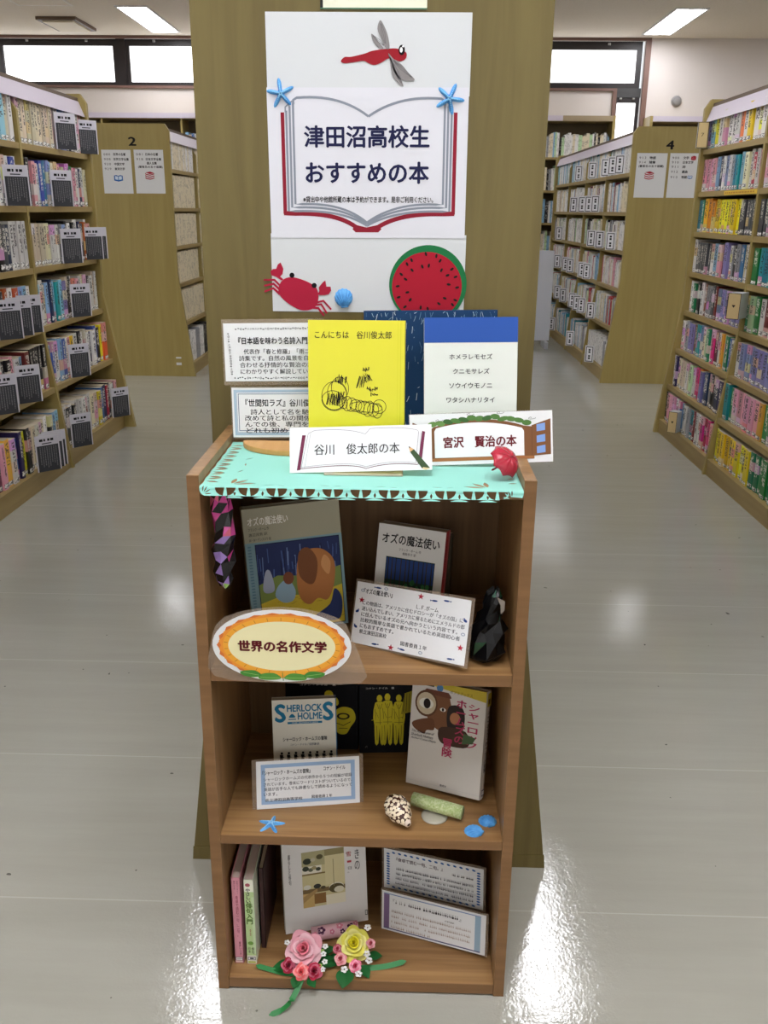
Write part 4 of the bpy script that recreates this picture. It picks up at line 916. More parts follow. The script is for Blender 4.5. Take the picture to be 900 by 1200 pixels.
def a_miya(a):
    BR = (124, 82, 50); BD = (96, 58, 36)
    a.poly([(.02, .84), (.165, .68), (.165, .13), (.02, .13)], (132, 88, 54)); a.line([(.02, .84), (.165, .68), (.165, .13)], .0007, BD)
    a.poly([(.03, .74), (.08, .70), (.08, .52), (.03, .54)], (150, 180, 216))
    a.poly([(.145, .13)] + [(.145, .70)] + curve((.165, .74), (.48, 1.02), (.80, .72)) + [(.855, .70), (.855, .13)], BR)
    a.poly([(.172, .14), (.172, .66)] + curve((.185, .72), (.48, .92), (.785, .68)) + [(.80, .62), (.80, .14)], (236, 236, 238))
    a.poly([(.855, .13), (.855, .72), (.985, .84), (.985, .15)], BR); a.line([(.855, .13), (.855, .72), (.985, .84), (.985, .15), (.855, .13)], .0006, BD)
    for v in (.60, .38, .17): a.poly([(.888, v), (.888, v + .135), (.948, v + .165), (.948, v + .02)], (126, 158, 214))
    a.rect(.14, .07, .87, .13, (164, 110, 66))
    rr = random.Random(5)
    for i in range(13):
        f = i / 12; u = .16 + .66 * f; v = .76 + .155 * math.sin(math.pi * min(max(f, .06), .94))
        a.ell(u, v + rr.uniform(-.03, .03), .034, .055, rr.choice(((82, 122, 62), (60, 98, 50), (104, 140, 76))), rr.uniform(-30, 30), 12)
    for u, v in ((.2, .87), (.42, .97), (.63, .985), (.85, .86)): a.line([(u + .012 * q * math.cos(q * 2.2), v + .02 * math.sin(q * 2.2)) for q in [i * .35 for i in range(10)]], .0005, (60, 70, 60))
    a.text('宮沢　賢治の本', .235, .33, .745, .545, (104, 26, 36), .035)
card('title_card', 'white card with a vine-topped brown gate drawing, overhanging the bookcase side', (0.1103, 1.2465, 0.8705), 0.3, 14, 2.7, 0.2046, 0.0735, a_miya, (0.001, 0.001, 0.001, 0.001), 'title card')
# little red parasol
t = thing('toy_parasol', 'tiny translucent red parasol lying on the doily corner', 'parasol', (0.1355, 1.188, 0.8895))
ax = Vector((0.60, -0.50, 0.62)).normalized(); t.matrix_world = Matrix.Translation((0.1355, 1.188, 0.8900)) @ ax.to_track_quat('Z', 'Y').to_matrix().to_4x4()
REDT = mat('red_translucent_plastic', (206, 44, 70), 0.18, trans=0.35, alpha=0.88, spec=0.6)
def canopy(u, v):
    an = 2 * math.pi * u; k = abs(math.sin(4 * an)); q = 0.0245 * math.sin(v * 1.35) / math.sin(1.35) * (1 - 0.10 * k * v)
    return (q * math.cos(an), q * math.sin(an), 0.0165 * math.cos(v * 1.5) - 0.002 + 0.0025 * k * v)
MB().grid(canopy, 64, 9, REDT).build('canopy', t, solid=0.0006)
rb = MB()
for i in range(8):
    an = math.pi * i / 4; rb.tube([tuple(c_ * 1.0 for c_ in canopy(i / 8, v / 6)) for v in range(7)], 0.0005, mat('red_ribs', (150, 20, 40), 0.3), 6)
rb.build('ribs', t)
sh = MB().tube([(0, 0, 0.019), (0, 0, -0.022)], 0.0008, mat('red_shaft', (120, 16, 34), 0.3), 8); sh.build('shaft', t)
MB().tube([(0, 0, -0.021)] + [(0.0035 - 0.0035 * math.cos(R(q)), 0, -0.022 - 0.0045 * math.sin(R(q))) for q in range(0, 181, 20)] + [(0.007, 0, -0.019)], 0.0011, mat('red_handle', (112, 14, 30), 0.3), 8).build('handle', t)

# ------------------------------------------------------------------ first compartment
def a_oz(a):
    a.text('オズの魔法使い', .05, .865, .46, .93, (236, 234, 226), .02)
    for i, s in enumerate(('フランク・ボーム 作', '渡辺茂男 訳', 'Ｗ・Ｗ・デンスロウ 画')): a.text(s, .05, .825 - .04 * i, (.26, .24, .27)[i], .85 - .04 * i, (50, 48, 44), .01)
    a.rect(.0, .0, 1, .735, (126, 158, 168)); a.rect(.10, .02, .97, .72, (36, 48, 92))
    rr = random.Random(9)
    for i in range(46): u = rr.uniform(.11, .95); v = rr.uniform(.46, .70); a.line([(u, v), (u + rr.uniform(-.01, .01), max(.44, v - rr.uniform(.05, .16)))], rr.uniform(.0006, .002), rr.choice(((70, 92, 150), (24, 30, 62), (104, 126, 176))))
    a.poly([(.10, .40), (.30, .46), (.6, .43), (.97, .48), (.97, .25), (.10, .2)], (122, 140, 74))
    a.poly([(.10, .02), (.10, .25), (.35, .30), (.65, .27), (.97, .33), (.97, .02)], (208, 186, 60))
    for i in range(60): u = rr.uniform(.11, .93); v = rr.uniform(.03, .27); a.line([(u, v), (u + .035, v + .003)], .0005, (150, 128, 40))
    a.poly(smooth([(.50, .30), (.55, .22), (.62, .2), (.70, .24), (.80, .22), (.88, .34), (.9, .52), (.80, .62), (.66, .64), (.55, .6), (.5, .48)]), (176, 116, 66))
    a.poly(smooth([(.52, .46), (.58, .38), (.66, .36), (.71, .44), (.72, .56), (.64, .65), (.54, .62)]), (120, 74, 44)); a.poly(smooth([(.76, .5), (.83, .42), (.86, .52), (.8, .58)]), (206, 150, 96))
    a.poly(smooth([(.26, .30), (.34, .24), (.44, .25), (.47, .33), (.40, .42), (.3, .38)]), (146, 176, 196)); a.ell(.41, .43, .055, .05, (120, 70, 48))
    a.poly(smooth([(.66, .10), (.78, .05), (.92, .06), (.95, .22), (.88, .3), (.82, .18)]), (40, 56, 104)); a.poly(smooth([(.14, .36), (.2, .33), (.26, .36), (.23, .5), (.18, .5)]), (160, 168, 190)); a.ell(.36, .06, .06, .03, (110, 80, 50))
    a.frame(.10, .02, .97, .72, .006, (28, 34, 60), .005)
    for i in range(30): a.rect(.025, .02 + i * .0235, .06, .032 + i * .0235, (96, 130, 146))
book('story_book', 'tall grey-topped storybook with a blue wood and yellow path picture', (-0.1569, 1.2604, 0.5920), 14.9, 6.1, 3.0, 0.1483, 0.2010, 0.022, (160, 156, 132), -1, art=a_oz)
def a_ozs(a):
    a.text('オズの魔法使い', .07, .80, .92, .91, (30, 28, 28), .022); a.text('フランク・ボーム 作', .33, .735, .66, .765, (50, 46, 44), .01); a.text('幾島幸子 訳', .39, .695, .59, .725, (50, 46, 44), .01)
    a.rect(.15, .06, .88, .66, (30, 60, 44)); rr = random.Random(6)
    a.rect(.16, .42, .87, .65, (36, 62, 120))
    for i in range(11): u = .17 + .065 * i + rr.uniform(-.01, .01); a.poly([(u, .2), (u + .028, .2), (u + .02, .655), (u + .008, .655)], rr.choice(((40, 44, 40), (56, 50, 44))))
    for i in range(24): a.ell(rr.uniform(.19, .84), rr.uniform(.12, .42), .03, .03, rr.choice(((40, 96, 56), (28, 74, 44), (56, 112, 64))), 0, 9)
    a.poly(smooth([(.50, .07), (.78, .07), (.82, .2), (.72, .3), (.58, .3), (.48, .2)]), (190, 132, 66)); a.poly(smooth([(.46, .07), (.54, .07), (.58, .3), (.66, .36), (.52, .34), (.45, .2)]), (90, 56, 36))
def a_ozsp(a):
    a.rect(.04, 0, .5, 1, (224, 92, 96))
    a.vtext('オズの魔法使い', .12, .45, .34, .92, (120, 30, 40), .01)
book('story_book', 'small white storybook with a forest picture and coral spine', (0.0020, 1.3000, 0.5900), -18, 9.8, -1.2, 0.1110, 0.1517, 0.026, (226, 224, 218), 1, (212, 100, 100), art=a_ozs, spine_art=a_ozsp, paper=True)
t = thing('dark_booklet', 'dim booklet half hidden behind the small white storybook', 'book', (0.056, 1.362, Z1 + 0.001), -18, 8, 0)
MB().box(-0.05, 0.018, 0, 0.010, 0.0015, 0.128, mat('dim_cover', (96, 84, 66), 0.6)).build('cover', t); MB().box(-0.049, 0.0165, 0.0012, 0.0088, 0.128, 0.1285, PAGES).build('page_block', t)
def handwriting(a, rows, u0, u1, v0, dv, c=(70, 72, 84), h=.6, bold=.006, slope=0.0):
    for i, (s, f) in enumerate(rows): a.text(s, u0, v0 - dv * i - dv * h, u0 + (u1 - u0) * f, v0 - dv * i, c, bold)
def fish(a, u, v, s, rot, c=(44, 70, 130)):
    a.ell(u, v, s, s * .55, c, rot, 10); c_, s_ = math.cos(R(rot)), math.sin(R(rot)); a.poly([(u + s * .8 * c_, v + s * .8 * s_), (u + s * 1.5 * c_ - s * .4 * s_, v + s * 1.5 * s_ + s * .5 * c_), (u + s * 1.5 * c_ + s * .4 * s_, v + s * 1.5 * s_ - s * .5 * c_)], c)
def star(a, u, v, s, c=(178, 48, 66)): a.poly([(u + s * (1 if k % 2 == 0 else .42) * math.cos(R(90 + 36 * k)), v + s * 1.9 * (1 if k % 2 == 0 else .42) * math.sin(R(90 + 36 * k))) for k in range(10)], c)
def a_ozc(a):
    handwriting(a, [('『オズの魔法使い』', 1)], .07, .33, .91, .12, INK, .7, .018); handwriting(a, [('Ｌ.Ｆ.ボーム', 1)], .55, .74, .80, .12, INK, .6, .01)
    handwriting(a, [('この物語は、アメリカに住むドロシーが「オズの国」に', .98), ('迷い込んでしまい、アメリカに帰るためにエメラルドの都', 1), ('に住んでいるオズの元へ向かうという内容です。', .94), ('比較的簡単な英語で書かれているため英語初心者', .97), ('にもおすすめです。', .34)], .07, .97, .71, .094, (52, 54, 64), .74, .012)
    handwriting(a, [('県立津田沼高校', 1)], .07, .32, .24, .1, (52, 54, 64), .7, .012); handwriting(a, [('図書委員１年', 1)], .45, .68, .18, .1, (52, 54, 64), .7, .012)
    for u, v, r_ in ((.20, .95, 180), (.70, .90, 185), (.80, .93, 0), (.97, .68, 110), (.03, .52, 70), (.03, .27, 110), (.22, .045, 10), (.47, .05, 165), (.88, .06, 10)): fish(a, u, v, .026, r_)
    for u, v in ((.06, .71), (.58, .93), (.37, .045), (.955, .26)): star(a, u, v, .028)
    for u, v in ((.27, .955), (.06, .87), (.965, .47), (.63, .06)): a.ell(u, v, .018, .026, (150, 160, 176), 0, 10); a.ell(u, v, .012, .014, (222, 224, 228), 0, 8)
card('recommendation_card', 'handwritten card bordered with fish and red stars, before the small storybook', (0.0044, 1.1861, 0.5950), -31.2, 18.8, 4.4, 0.1934, 0.0937, a_ozc, (0.003, 0.005, 0.004, 0.003))
# oval sign
t = thing('oval_sign', 'white oval sign with a sunflower ring, on the front of the first compartment', 'sign', (-0.1700, 1.1322, 0.6305))
def ell2(rx, ry, n=48): return [(rx * math.cos(2 * math.pi * i / n), ry * math.sin(2 * math.pi * i / n)) for i in range(n)]
def pl(name, pts, c, y, parent=t, d=0.0003): return MB().prism(pts, 'y', y - d, y, ink(c)).build(name, parent)
MB().prism(ell2(0.0985, 0.0565), 'y', 0.0001, 0.0008, PAPER).build('paper', t)
MB().prism(smooth([(-0.101, 0.0), (-0.08, 0.043), (0, 0.0605), (0.08, 0.045), (0.101, 0.008), (0.112, -0.02), (0.112, -0.0565), (0, -0.0585), (-0.098, -0.05)], 3), 'y', 0.0009, 0.0014, FILM).build('laminate_film', t)
a = Art(0.18, 0.1, (-0.09, 0.09, 0, 0.1), y0=0.0)
a.P = lambda u, v: (u, v)
for ring, (c_, n_, q0, q1, off) in enumerate((((214, 118, 58), 22, .070, .0925, 0), ((232, 146, 52), 22, .070, .0900, .5))):
    for i in range(n_):
        b_ = 2 * math.pi * (i + off) / n_; d_ = math.pi / n_ * 1.15; ky = 0.0525 / 0.0935
        a.poly([(f_ * math.cos(b_ + g_ * d_), f_ * ky * math.sin(b_ + g_ * d_)) for f_, g_ in ((q0, -1.25), (q1 * .955, -.95), (q1, -.05), (q1 * .955, .95), (q0, 1.25))][:4] + [(q0 * math.cos(b_ + 1.25 * d_), q0 * ky * math.sin(b_ + 1.25 * d_))], c_)
a.poly(ell2(0.0835, 0.0462), (236, 166, 56)); a.poly(ell2(0.076, 0.0385), (234, 226, 178))
for i in range(26): b_ = 2 * math.pi * (i + .5) / 26; a.line([(.077 * math.cos(b_), .0392 * math.sin(b_)), (.0825 * math.cos(b_), .0445 * math.sin(b_))], .0006, (150, 84, 40))
for s in (-1, 1):
    a.poly(smooth([(s * .002, -.0505), (s * .012, -.0425), (s * .030, -.0440), (s * .034, -.0515), (s * .018, -.0535)]), (86, 148, 62)); a.poly(smooth([(s * .030, -.0465), (s * .040, -.0385), (s * .060, -.0405), (s * .056, -.047), (s * .042, -.0495)]), (70, 134, 54))
    a.line([(s * .004, -.050), (s * .032, -.0495)], .0006, (150, 196, 110)); a.line([(s * .034, -.046), (s * .056, -.042)], .0006, (150, 196, 110))
a.line([(0, -.042), (.001, -.054)], .0012, (86, 148, 62))
a.text('世界の名作文学', -.0615, -.0085, .0630, .0085, (92, 20, 28), .05)
a.build('lettering', t)
# faceted foil ornaments
def foil(name, label, loc, rings, segs, pal, seed, cat='ornament', jag=0.25):
    rr = random.Random(seed); t = thing(name, label, cat, loc); b = MB(); P = []
    for z, rx, ry, cx, cy in rings:
        P.append([(cx + rx * (1 + rr.uniform(-jag, jag)) * math.cos(2 * math.pi * (j + rr.uniform(-.3, .3)) / segs), cy + ry * (1 + rr.uniform(-jag, jag)) * math.sin(2 * math.pi * (j + rr.uniform(-.3, .3)) / segs), z + rr.uniform(-.004, .004)) for j in range(segs)])
    for i in range(len(P) - 1):
        for j in range(segs):
            q = [P[i][j], P[i][(j + 1) % segs], P[i + 1][(j + 1) % segs], P[i + 1][j]]
            for tri in ((0, 1, 2), (0, 2, 3)):
                b.add([q[k] for k in tri], [(0, 1, 2)], pal(rr, i / (len(P) - 1), j))
    b.add(P[0], [tuple(range(segs))], pal(rr, 0, 0)); b.add(P[-1], [tuple(range(segs))], pal(rr, 1, 0))
    me = b.mesh('body'); bm = bmesh.new(); bm.from_mesh(me); bmesh.ops.remove_doubles(bm, verts=bm.verts, dist=1e-5); bmesh.ops.recalc_face_normals(bm, faces=bm.faces); bm.to_mesh(me); bm.free()
    o = bpy.data.objects.new('body', me); C.objects.link(o); o.parent = t
    return t
F = {k: mat('folded_' + k, c, 0.25, spec=0.5) for k, c in dict(black=(16, 14, 18), pink=(206, 72, 150), lilac=(150, 122, 186), white=(226, 224, 230), lime=(150, 196, 90), rose=(226, 110, 140)).items()}
def pal1(rr, f, j):
    k = rr.random()
    if k < .50: return F['black']
    if f < .30: return F['white'] if k < .62 else (F['lilac'] if k < .7 else F['lime'] if k < .76 else F['black'])
    if f < .6: return F['lilac'] if k < .78 else F['pink']
    return F['pink'] if k < .86 else F['rose']
t = foil('paper_garland', 'black, pink and lilac folded paper garland hanging inside the bookcase', (-0.2545, 1.168, 0.705), [(0, .007, .006, .001, 0), (.010, .012, .010, 0, 0), (.024, .013, .012, -.002, 0), (.040, .015, .013, .002, 0), (.054, .016, .014, -.001, 0), (.068, .016, .013, .003, 0), (.082, .014, .013, .005, 0), (.098, .014, .013, .003, 0), (.115, .015, .013, .001, 0), (.132, .014, .012, .001, 0), (.1455, .010, .010, .001, 0)], 8, pal1, 21, jag=.16)
def pal2(rr, f, j): return F2[min(int(rr.random() * 14), 3)] if False else (mat('dark_green_foil', (10, 70, 50), 0.15, spec=0.7) if rr.random() < .03 else mat('black_foil', (6, 6, 8), 0.3, spec=0.3))
t = foil('foil_figure', 'black shiny folded ornament in the corner of the first compartment', (0.1235, 1.186, Z1 + 0.0005), [(0.004, .020, .018, 0, 0), (.016, .027, .024, 0, 0), (.034, .027, .022, 0, 0), (.050, .025, .019, .001, 0), (.066, .019, .016, .004, 0), (.080, .013, .013, .007, 0), (.092, .014, .013, .008, 0), (.104, .010, .010, .009, 0), (.113, .004, .004, .010, 0)], 11, pal2, 5, jag=.30)
MB().prism([(0.0, 0.0), (0.012, -0.006), (0.012, -0.02), (0.007, -0.026), (0.006, -0.012)], 'y', -0.014, -0.0125, mat('grey_tag', (150, 140, 130), 0.5)).build('white_flap', t).location = (0.010, 0, 0.105)

# ------------------------------------------------------------------ second compartment
YW = (206, 190, 40)
def man(a, u, v, s, c=YW):
    a.ell(u, v + .86 * s, .055 * s * 1.2, .07 * s, c, 0, 10)
    a.poly(smooth([(u - .10 * s, v + .78 * s), (u + .10 * s, v + .78 * s), (u + .15 * s, v + .5 * s), (u + .12 * s, v + .36 * s), (u + .10 * s, v), (u + .02 * s, v), (u, v + .3 * s), (u - .03 * s, v), (u - .11 * s, v), (u - .12 * s, v + .36 * s), (u - .15 * s, v + .5 * s)], 2), c)
    a.line([(u - .08 * s, v + .6 * s), (u - .02 * s, v + .48 * s), (u + .1 * s, v + .5 * s)], .0006, (40, 36, 14))
    for q0, q1 in (((0, .74), (.01, .36)), ((-.06, .76), (-.02, .66)), ((.06, .76), (.02, .66)), ((-.10, .40), (.10, .40)), ((-.07, .34), (-.06, .06)), ((.06, .34), (.05, .06)), ((.11, .66), (.09, .46)), ((-.11, .66), (-.09, .46)), ((-.03, .80), (.03, .80))): a.line([(u + q0[0] * s, v + q0[1] * s), (u + (q0[0] + q1[0]) / 2 * s + .004, v + (q0[1] + q1[1]) / 2 * s), (u + q1[0] * s, v + q1[1] * s)], .0007, (40, 36, 14))
def a_b2(a):
    a.text('コナン・ドイル　著', .12, .925, .62, .955, (200, 198, 190), .01)
    for u, s in ((.36, .76), (.50, .78), (.70, .76)): man(a, u, .14, s)
    a.poly([(.74, .56), (.80, .86), (.95, .90), (.97, .60)], (160, 146, 34)); a.line([(.22, .48), (.32, .52), (.40, .50)], .0012, YW)
    for i in range(4): a.line([(.78 + .05 * i, .6), (.80 + .045 * i, .86)], .0008, (30, 28, 14))
    a.text('パ', .10, .08, .14, .11, (170, 168, 160))
def a_b1(a):
    a.text('コナン・ドイル　著', .20, .945, .70, .97, (170, 168, 160), .01)
    a.ell(.60, .82, .06, .06, YW); a.poly(smooth([(.50, .78), (.70, .78), (.72, .66), (.5, .66)]), YW)
    a.poly(smooth([(.66, .34), (.74, .24), (.84, .24), (.9, .34), (.97, .46), (.93, .6), (.8, .64), (.69, .58), (.65, .46)]), YW); a.ell(.80, .50, .09, .05, (40, 36, 14)); a.ell(.80, .50, .06, .03, YW); a.line([(.7, .40), (.80, .36), (.9, .42)], .0012, (40, 36, 14)); a.line([(.74, .32), (.86, .32)], .001, (40, 36, 14))
book('detective_book', 'black book with three yellow standing men, at the compartment back', (-0.0228, 1.3659, 0.3034), 3.9, 5.4, 0.4, 0.0990, 0.1310, 0.014, (16, 16, 20), 1, art=a_b2)
book('detective_book', 'black book with a yellow face, behind the paperback with blue lettering', (-0.1395, 1.3720, 0.3034), 0.7, 5.0, 0.2, 0.1270, 0.1290, 0.014, (16, 16, 20), 1, art=a_b1)
TEAL = (24, 112, 150)
def a_sh(a):
    a.text('S', .055, .745, .20, .945, TEAL, .04); a.text('S', .80, .75, .94, .955, TEAL, .04)
    a.text('HERLOCK', .235, .86, .775, .94, TEAL, .03); a.text('HOLME', .40, .765, .775, .845, TEAL, .03)
    a.poly(smooth([(.26, .80), (.31, .835), (.36, .80), (.34, .79), (.28, .79)]), TEAL); a.rect(.25, .765, .37, .775, TEAL); a.rect(.235, .715, .775, .74, TEAL)
    a.text('THE ADVENTURES', .30, .72, .71, .735, (220, 220, 216), .01)
    a.text('シャーロック・ホームズの冒険', .155, .51, .845, .56, (40, 40, 44), .02); a.text('コナン・ドイル／延原謙 訳', .27, .455, .72, .485, (90, 100, 116), .01)
    for i in range(8):
        u = .115 + .111 * i; v = .235
        a.ell(u + .014, v + .135, .02, .016, INK, 0, 8); a.poly([(u - .02, v + .12), (u + .035, v + .115), (u + .03, v + .07), (u + .04, v), (u + .02, v), (u + .005, v + .05), (u - .02, v + .0), (u - .045, v + .0), (u - .015, v + .07)], INK); a.line([(u + .01, v + .1), (u + .05, v + .085)], .0012, INK)
    a.rect(.985, 0, 1, 1, (70, 110, 150))
book('detective_book', 'cream paperback with large blue lettering and a row of walking figures', (-0.1563, 1.2704, 0.3040), 5.5, 7.5, 0.7, 0.1056, 0.1490, 0.013, (222, 218, 204), 1, (40, 88, 134), art=a_sh, paper=True)
def a_shc(a):
    a.frame(.045, .09, .955, .93, .04, (150, 178, 212), .075)
    handwriting(a, [('『シャーロック・ホームズの冒険』', 1)], .06, .52, .80, .12, INK, .8, .022); handwriting(a, [('コナン・ドイル', 1)], .65, .86, .82, .12, INK, .66, .014)
    handwriting(a, [('シャーロックホームズの代表作から５つの短編が収録', 1), ('されています。巻末にワードリストがついているので、', 1), ('英語が苦手な人でも辞書なしで読めるようになって', 1.0), ('います。', .15)], .07, .925, .655, .104, (56, 58, 68), .72, .012)
    handwriting(a, [('県立津田沼高等学校', 1)], .08, .44, .215, .08, (56, 58, 68), .85, .012); handwriting(a, [('図書委員１年', 1)], .53, .73, .235, .08, (56, 58, 68), .85, .012)
card('recommendation_card', 'handwritten card with a blue frame, leaning before the blue-lettered paperback', (-0.1461, 1.2116, 0.3036), 9.4, 15.8, -0.8, 0.1658, 0.0775, a_shc, (0.007, 0.006, 0.003, 0.0))
def a_wh(a):
    BR = (126, 84, 56)
    a.poly([(.0, 1), (.0, .992), (1, .90), (1, 1)], (200, 178, 60)); a.rect(.12, .955, .3, .99, (60, 60, 40)); a.ell(.38, .955, .045, .035, (80, 128, 176)); a.text('アイウエオブックス'.replace('アイウエオ', 'ポプラ'), .52, .925, .82, .955, (90, 80, 30), .01)
    a.poly(smooth([(.20, .90), (.52, .88), (.54, .70), (.48, .56), (.34, .58), (.22, .68)], 2), BR); a.poly([(.16, .90), (.2, .93), (.5, .925), (.54, .89), (.54, .875), (.16, .885)], (110, 66, 48))
    a.poly(smooth([(.05, .60), (.30, .66), (.34, .56), (.24, .54), (.20, .50), (.06, .54)]), (110, 70, 46)); a.poly(smooth([(.52, .80), (.68, .82), (.74, .72), (.70, .56), (.56, .56), (.5, .66)]), (48, 38, 34)); a.ell(.61, .70, .07, .055, (176, 120, 84))
    a.poly(smooth([(.44, .6), (.76, .60), (.8, .46), (.5, .44), (.40, .5)]), (70, 48, 36))
    a.ell(.21, .79, .155, .125, (100, 66, 44)); a.ell(.21, .79, .132, .104, (206, 190, 160)); a.ell(.21, .79, .10, .05, (230, 226, 214)); a.ell(.22, .79, .048, .048, (36, 24, 22)); a.ell(.44, .76, .04, .018, (230, 226, 214)); a.ell(.44, .76, .016, .016, (36, 24, 22))
    PK = (178, 58, 94)
    a.vtext('シャーロック', .78, .46, .92, .86, PK, .028); a.vtext('ホームズの', .62, .48, .75, .88, PK, .028); a.vtext('冒険', .47, .33, .60, .50, PK, .028)
    a.poly([(.74, .58), (.90, .56), (.86, .50), (.72, .48)], (76, 100, 66))
    for i, s in enumerate(('The Adventures of', 'Sherlock Holmes', 'Arthur Conan Doyle')): a.text(s, .03, .50 - .035 * i, (.34, .33, .37)[i], .525 - .035 * i, INK, .01, shear=.01)
    a.text('偕成社', .47, .045, .56, .065, (60, 58, 60), .02); a.rect(.0, .04, 1, .043, (200, 198, 196))
def a_whs(a):
    a.rect(.1, .86, .9, .985, (196, 176, 64)); a.text('1', .3, .88, .7, .93, (90, 60, 30)); a.vtext('シャーロック・ホームズの冒険', .3, .25, .72, .82, (70, 66, 70), .02); a.rect(.2, .03, .8, .09, (90, 92, 100)); a.rect(.26, .04, .74, .08, (226, 226, 226))
book('detective_book', 'white book with a magnifying glass drawing and pink lettering, tilted on its stand', (0.0688, 1.2506, 0.3050), -27, 14.9, 4.1, 0.1317, 0.1778, 0.019, (216, 210, 202), 1, art=a_wh, spine_art=a_whs)
t = thing('glitter_roll', 'pale green glittery paper roll lying before the white detective book', 'paper roll', (0.0600, 1.2000, 0.3195), yaw=-23)
gm = mat('green_glitter_paper', (168, 190, 120), 0.5); q_ = NT(gm); vv = q_.add('ShaderNodeTexVoronoi', i_Scale=420.0); tc = q_.add('ShaderNodeTexCoord'); q_.link(tc.outputs['Object'], vv.inputs['Vector'])
q_.link(q_.mix(vv.outputs['Color'], col((146, 172, 96)), col((206, 214, 170))), q_.n['Principled BSDF'].inputs['Base Color'])
MB().tube([(-0.042, 0, 0), (0.042, 0, 0)], 0.0108, gm, 20).build('roll', t); MB().tube([(0.0421, 0, 0), (0.0424, 0, 0)], 0.007, mat('roll_core', (150, 160, 110), 0.7), 16).build('core', t)
t = thing('clear_coaster', 'small round clear base under the green roll', 'stand base', (0.056, 1.194, Z2 + 0.0005))
MB().lathe([(0, 0), (0.021, 0), (0.021, 0.002), (0.018, 0.003), (0, 0.003)], mat('clear_base', (200, 196, 180), 0.12, alpha=0.7), 32).build('disc', t); MB().box(-0.010, 0.010, 0.006, 0.009, 0.003, 0.0045, mat('clear_base', (200, 196, 180), 0.12, alpha=0.7)).build('ridge', t)
starfish('blue starfish on the second shelf, under the blue-framed card', (-0.2000, 1.1640, Z2 + 0.0002), 0.0225, 84, True)
shell('blue shell nearer the shelf front edge, of the second-shelf pair', (0.1160, 1.1600, Z2 + 0.0002), 0.0150, 60, True)
shell('blue shell further back against the bookcase side, of the pair', (0.1395, 1.1850, Z2 + 0.0002), 0.0150, 20, True)
t = thing('sea_snail_shell', 'brown and cream mottled sea snail shell on the second shelf', 'shell', (0.000, 1.176, Z2 + 0.0215))
ax = Vector((0.50, -0.72, -0.30)).normalized(); t.matrix_world = Matrix.Translation((-0.002, 1.180, Z2 + 0.0225)) @ ax.to_track_quat('Z', 'Y').to_matrix().to_4x4()
sm_ = mat('mottled_shell', (226, 204, 170), 0.22, spec=0.6); q_ = NT(sm_); tc = q_.add('ShaderNodeTexCoord'); nn = q_.add('ShaderNodeTexVoronoi', i_Scale=190.0); nz = q_.add('ShaderNodeTexNoise', i_Scale=120.0, i_Detail=2.0)
q_.link(tc.outputs['Object'], nn.inputs['Vector']); q_.link(tc.outputs['Object'], nz.inputs['Vector'])
f_ = q_.math('GREATER_THAN', q_.math('ADD', nn.outputs['Distance'], q_.math('MULTIPLY', nz.outputs['Fac'], 0.5)), 0.80)
q_.link(q_.mix(f_, col((232, 216, 188)), col((70, 40, 30))), q_.n['Principled BSDF'].inputs['Base Color'])
def snail(u, v):
    an = 2 * math.pi * u; z = -0.027 + 0.058 * v
    q = 0.0218 * (math.sin(math.pi * min(1, v * 0.98 + 0.01)) ** 0.62) * (1.12 - 0.42 * v) * (1 + 0.05 * math.sin(v * 26 + an))
    return (q * math.cos(an), q * math.sin(an) * 0.92, z)
MB().grid(snail, 40, 24, sm_).build('body', t)
MB().grid(lambda u, v: (0.0062 * math.cos(2 * math.pi * u) * (1 - .55 * v), 0.0075 * math.sin(2 * math.pi * u) * (1 - .55 * v), 0.0265 + 0.006 * math.sin(v * math.pi * .5) - .004 * max(0, v - .6)), 20, 5, mat('shell_lip', (226, 210, 196), 0.25)).build('lip', t)
MB().grid(lambda u, v: (0.0022 * math.cos(2 * math.pi * u) * (1 - v), 0.0028 * math.sin(2 * math.pi * u) * (1 - v), 0.0316), 12, 2, mat('shell_mouth', (60, 34, 28), 0.5)).build('mouth', t)

# ------------------------------------------------------------------ bottom compartment
def spine_book(label, x0, x1, y, h_, d_, c, art):
    t_ = x1 - x0; th = thing('haiku_book', label, 'book', ((x0 + x1) / 2, y, Z3 + 0.0004))
    m_ = mat('cover_%d_%d_%d' % c, c, 0.35)
    MB().box(-t_ / 2, -t_ / 2 + .0012, 0, d_, 0, h_, m_).box(t_ / 2 - .0012, t_ / 2, 0, d_, 0, h_, m_).box(-t_ / 2, t_ / 2, 0, .0012, 0, h_, m_).build('cover', th, bevel=.0003)
    MB().box(-t_ / 2 + .0013, t_ / 2 - .0013, .0013, d_ - .001, .001, h_ - .0015, mat('page_edges_pale', (206, 190, 182), 0.8)).build('page_block', th)
    a = Art(t_, h_); art(a); a.build('spine_print', th); return th
def a_p(a):
    a.vtext('食卓で読む一句、二句。', .42, .32, .72, .80, (150, 44, 70), .01); a.vtext('夏井いつき', .55, .10, .82, .26, (120, 40, 60), .01)
    a.vtext('俳句とごはんと', .62, .82, .78, .97, (120, 60, 70)); a.vtext('暮らしの本', .28, .87, .44, .97, (120, 60, 70))
    a.frame(.1, .035, .9, .075, .05, (60, 60, 70), .004); a.rect(.15, .039, .85, .071, (234, 230, 230)); a.rect(.2, .052, .8, .056, (90, 90, 100)); a.rect(.1, .012, .9, .033, (236, 206, 206))
spine_book('pale pink haiku book standing upright against the bookcase side', -0.2693, -0.2547, 1.1665, 0.1735, 0.125, (226, 156, 172), a_p)
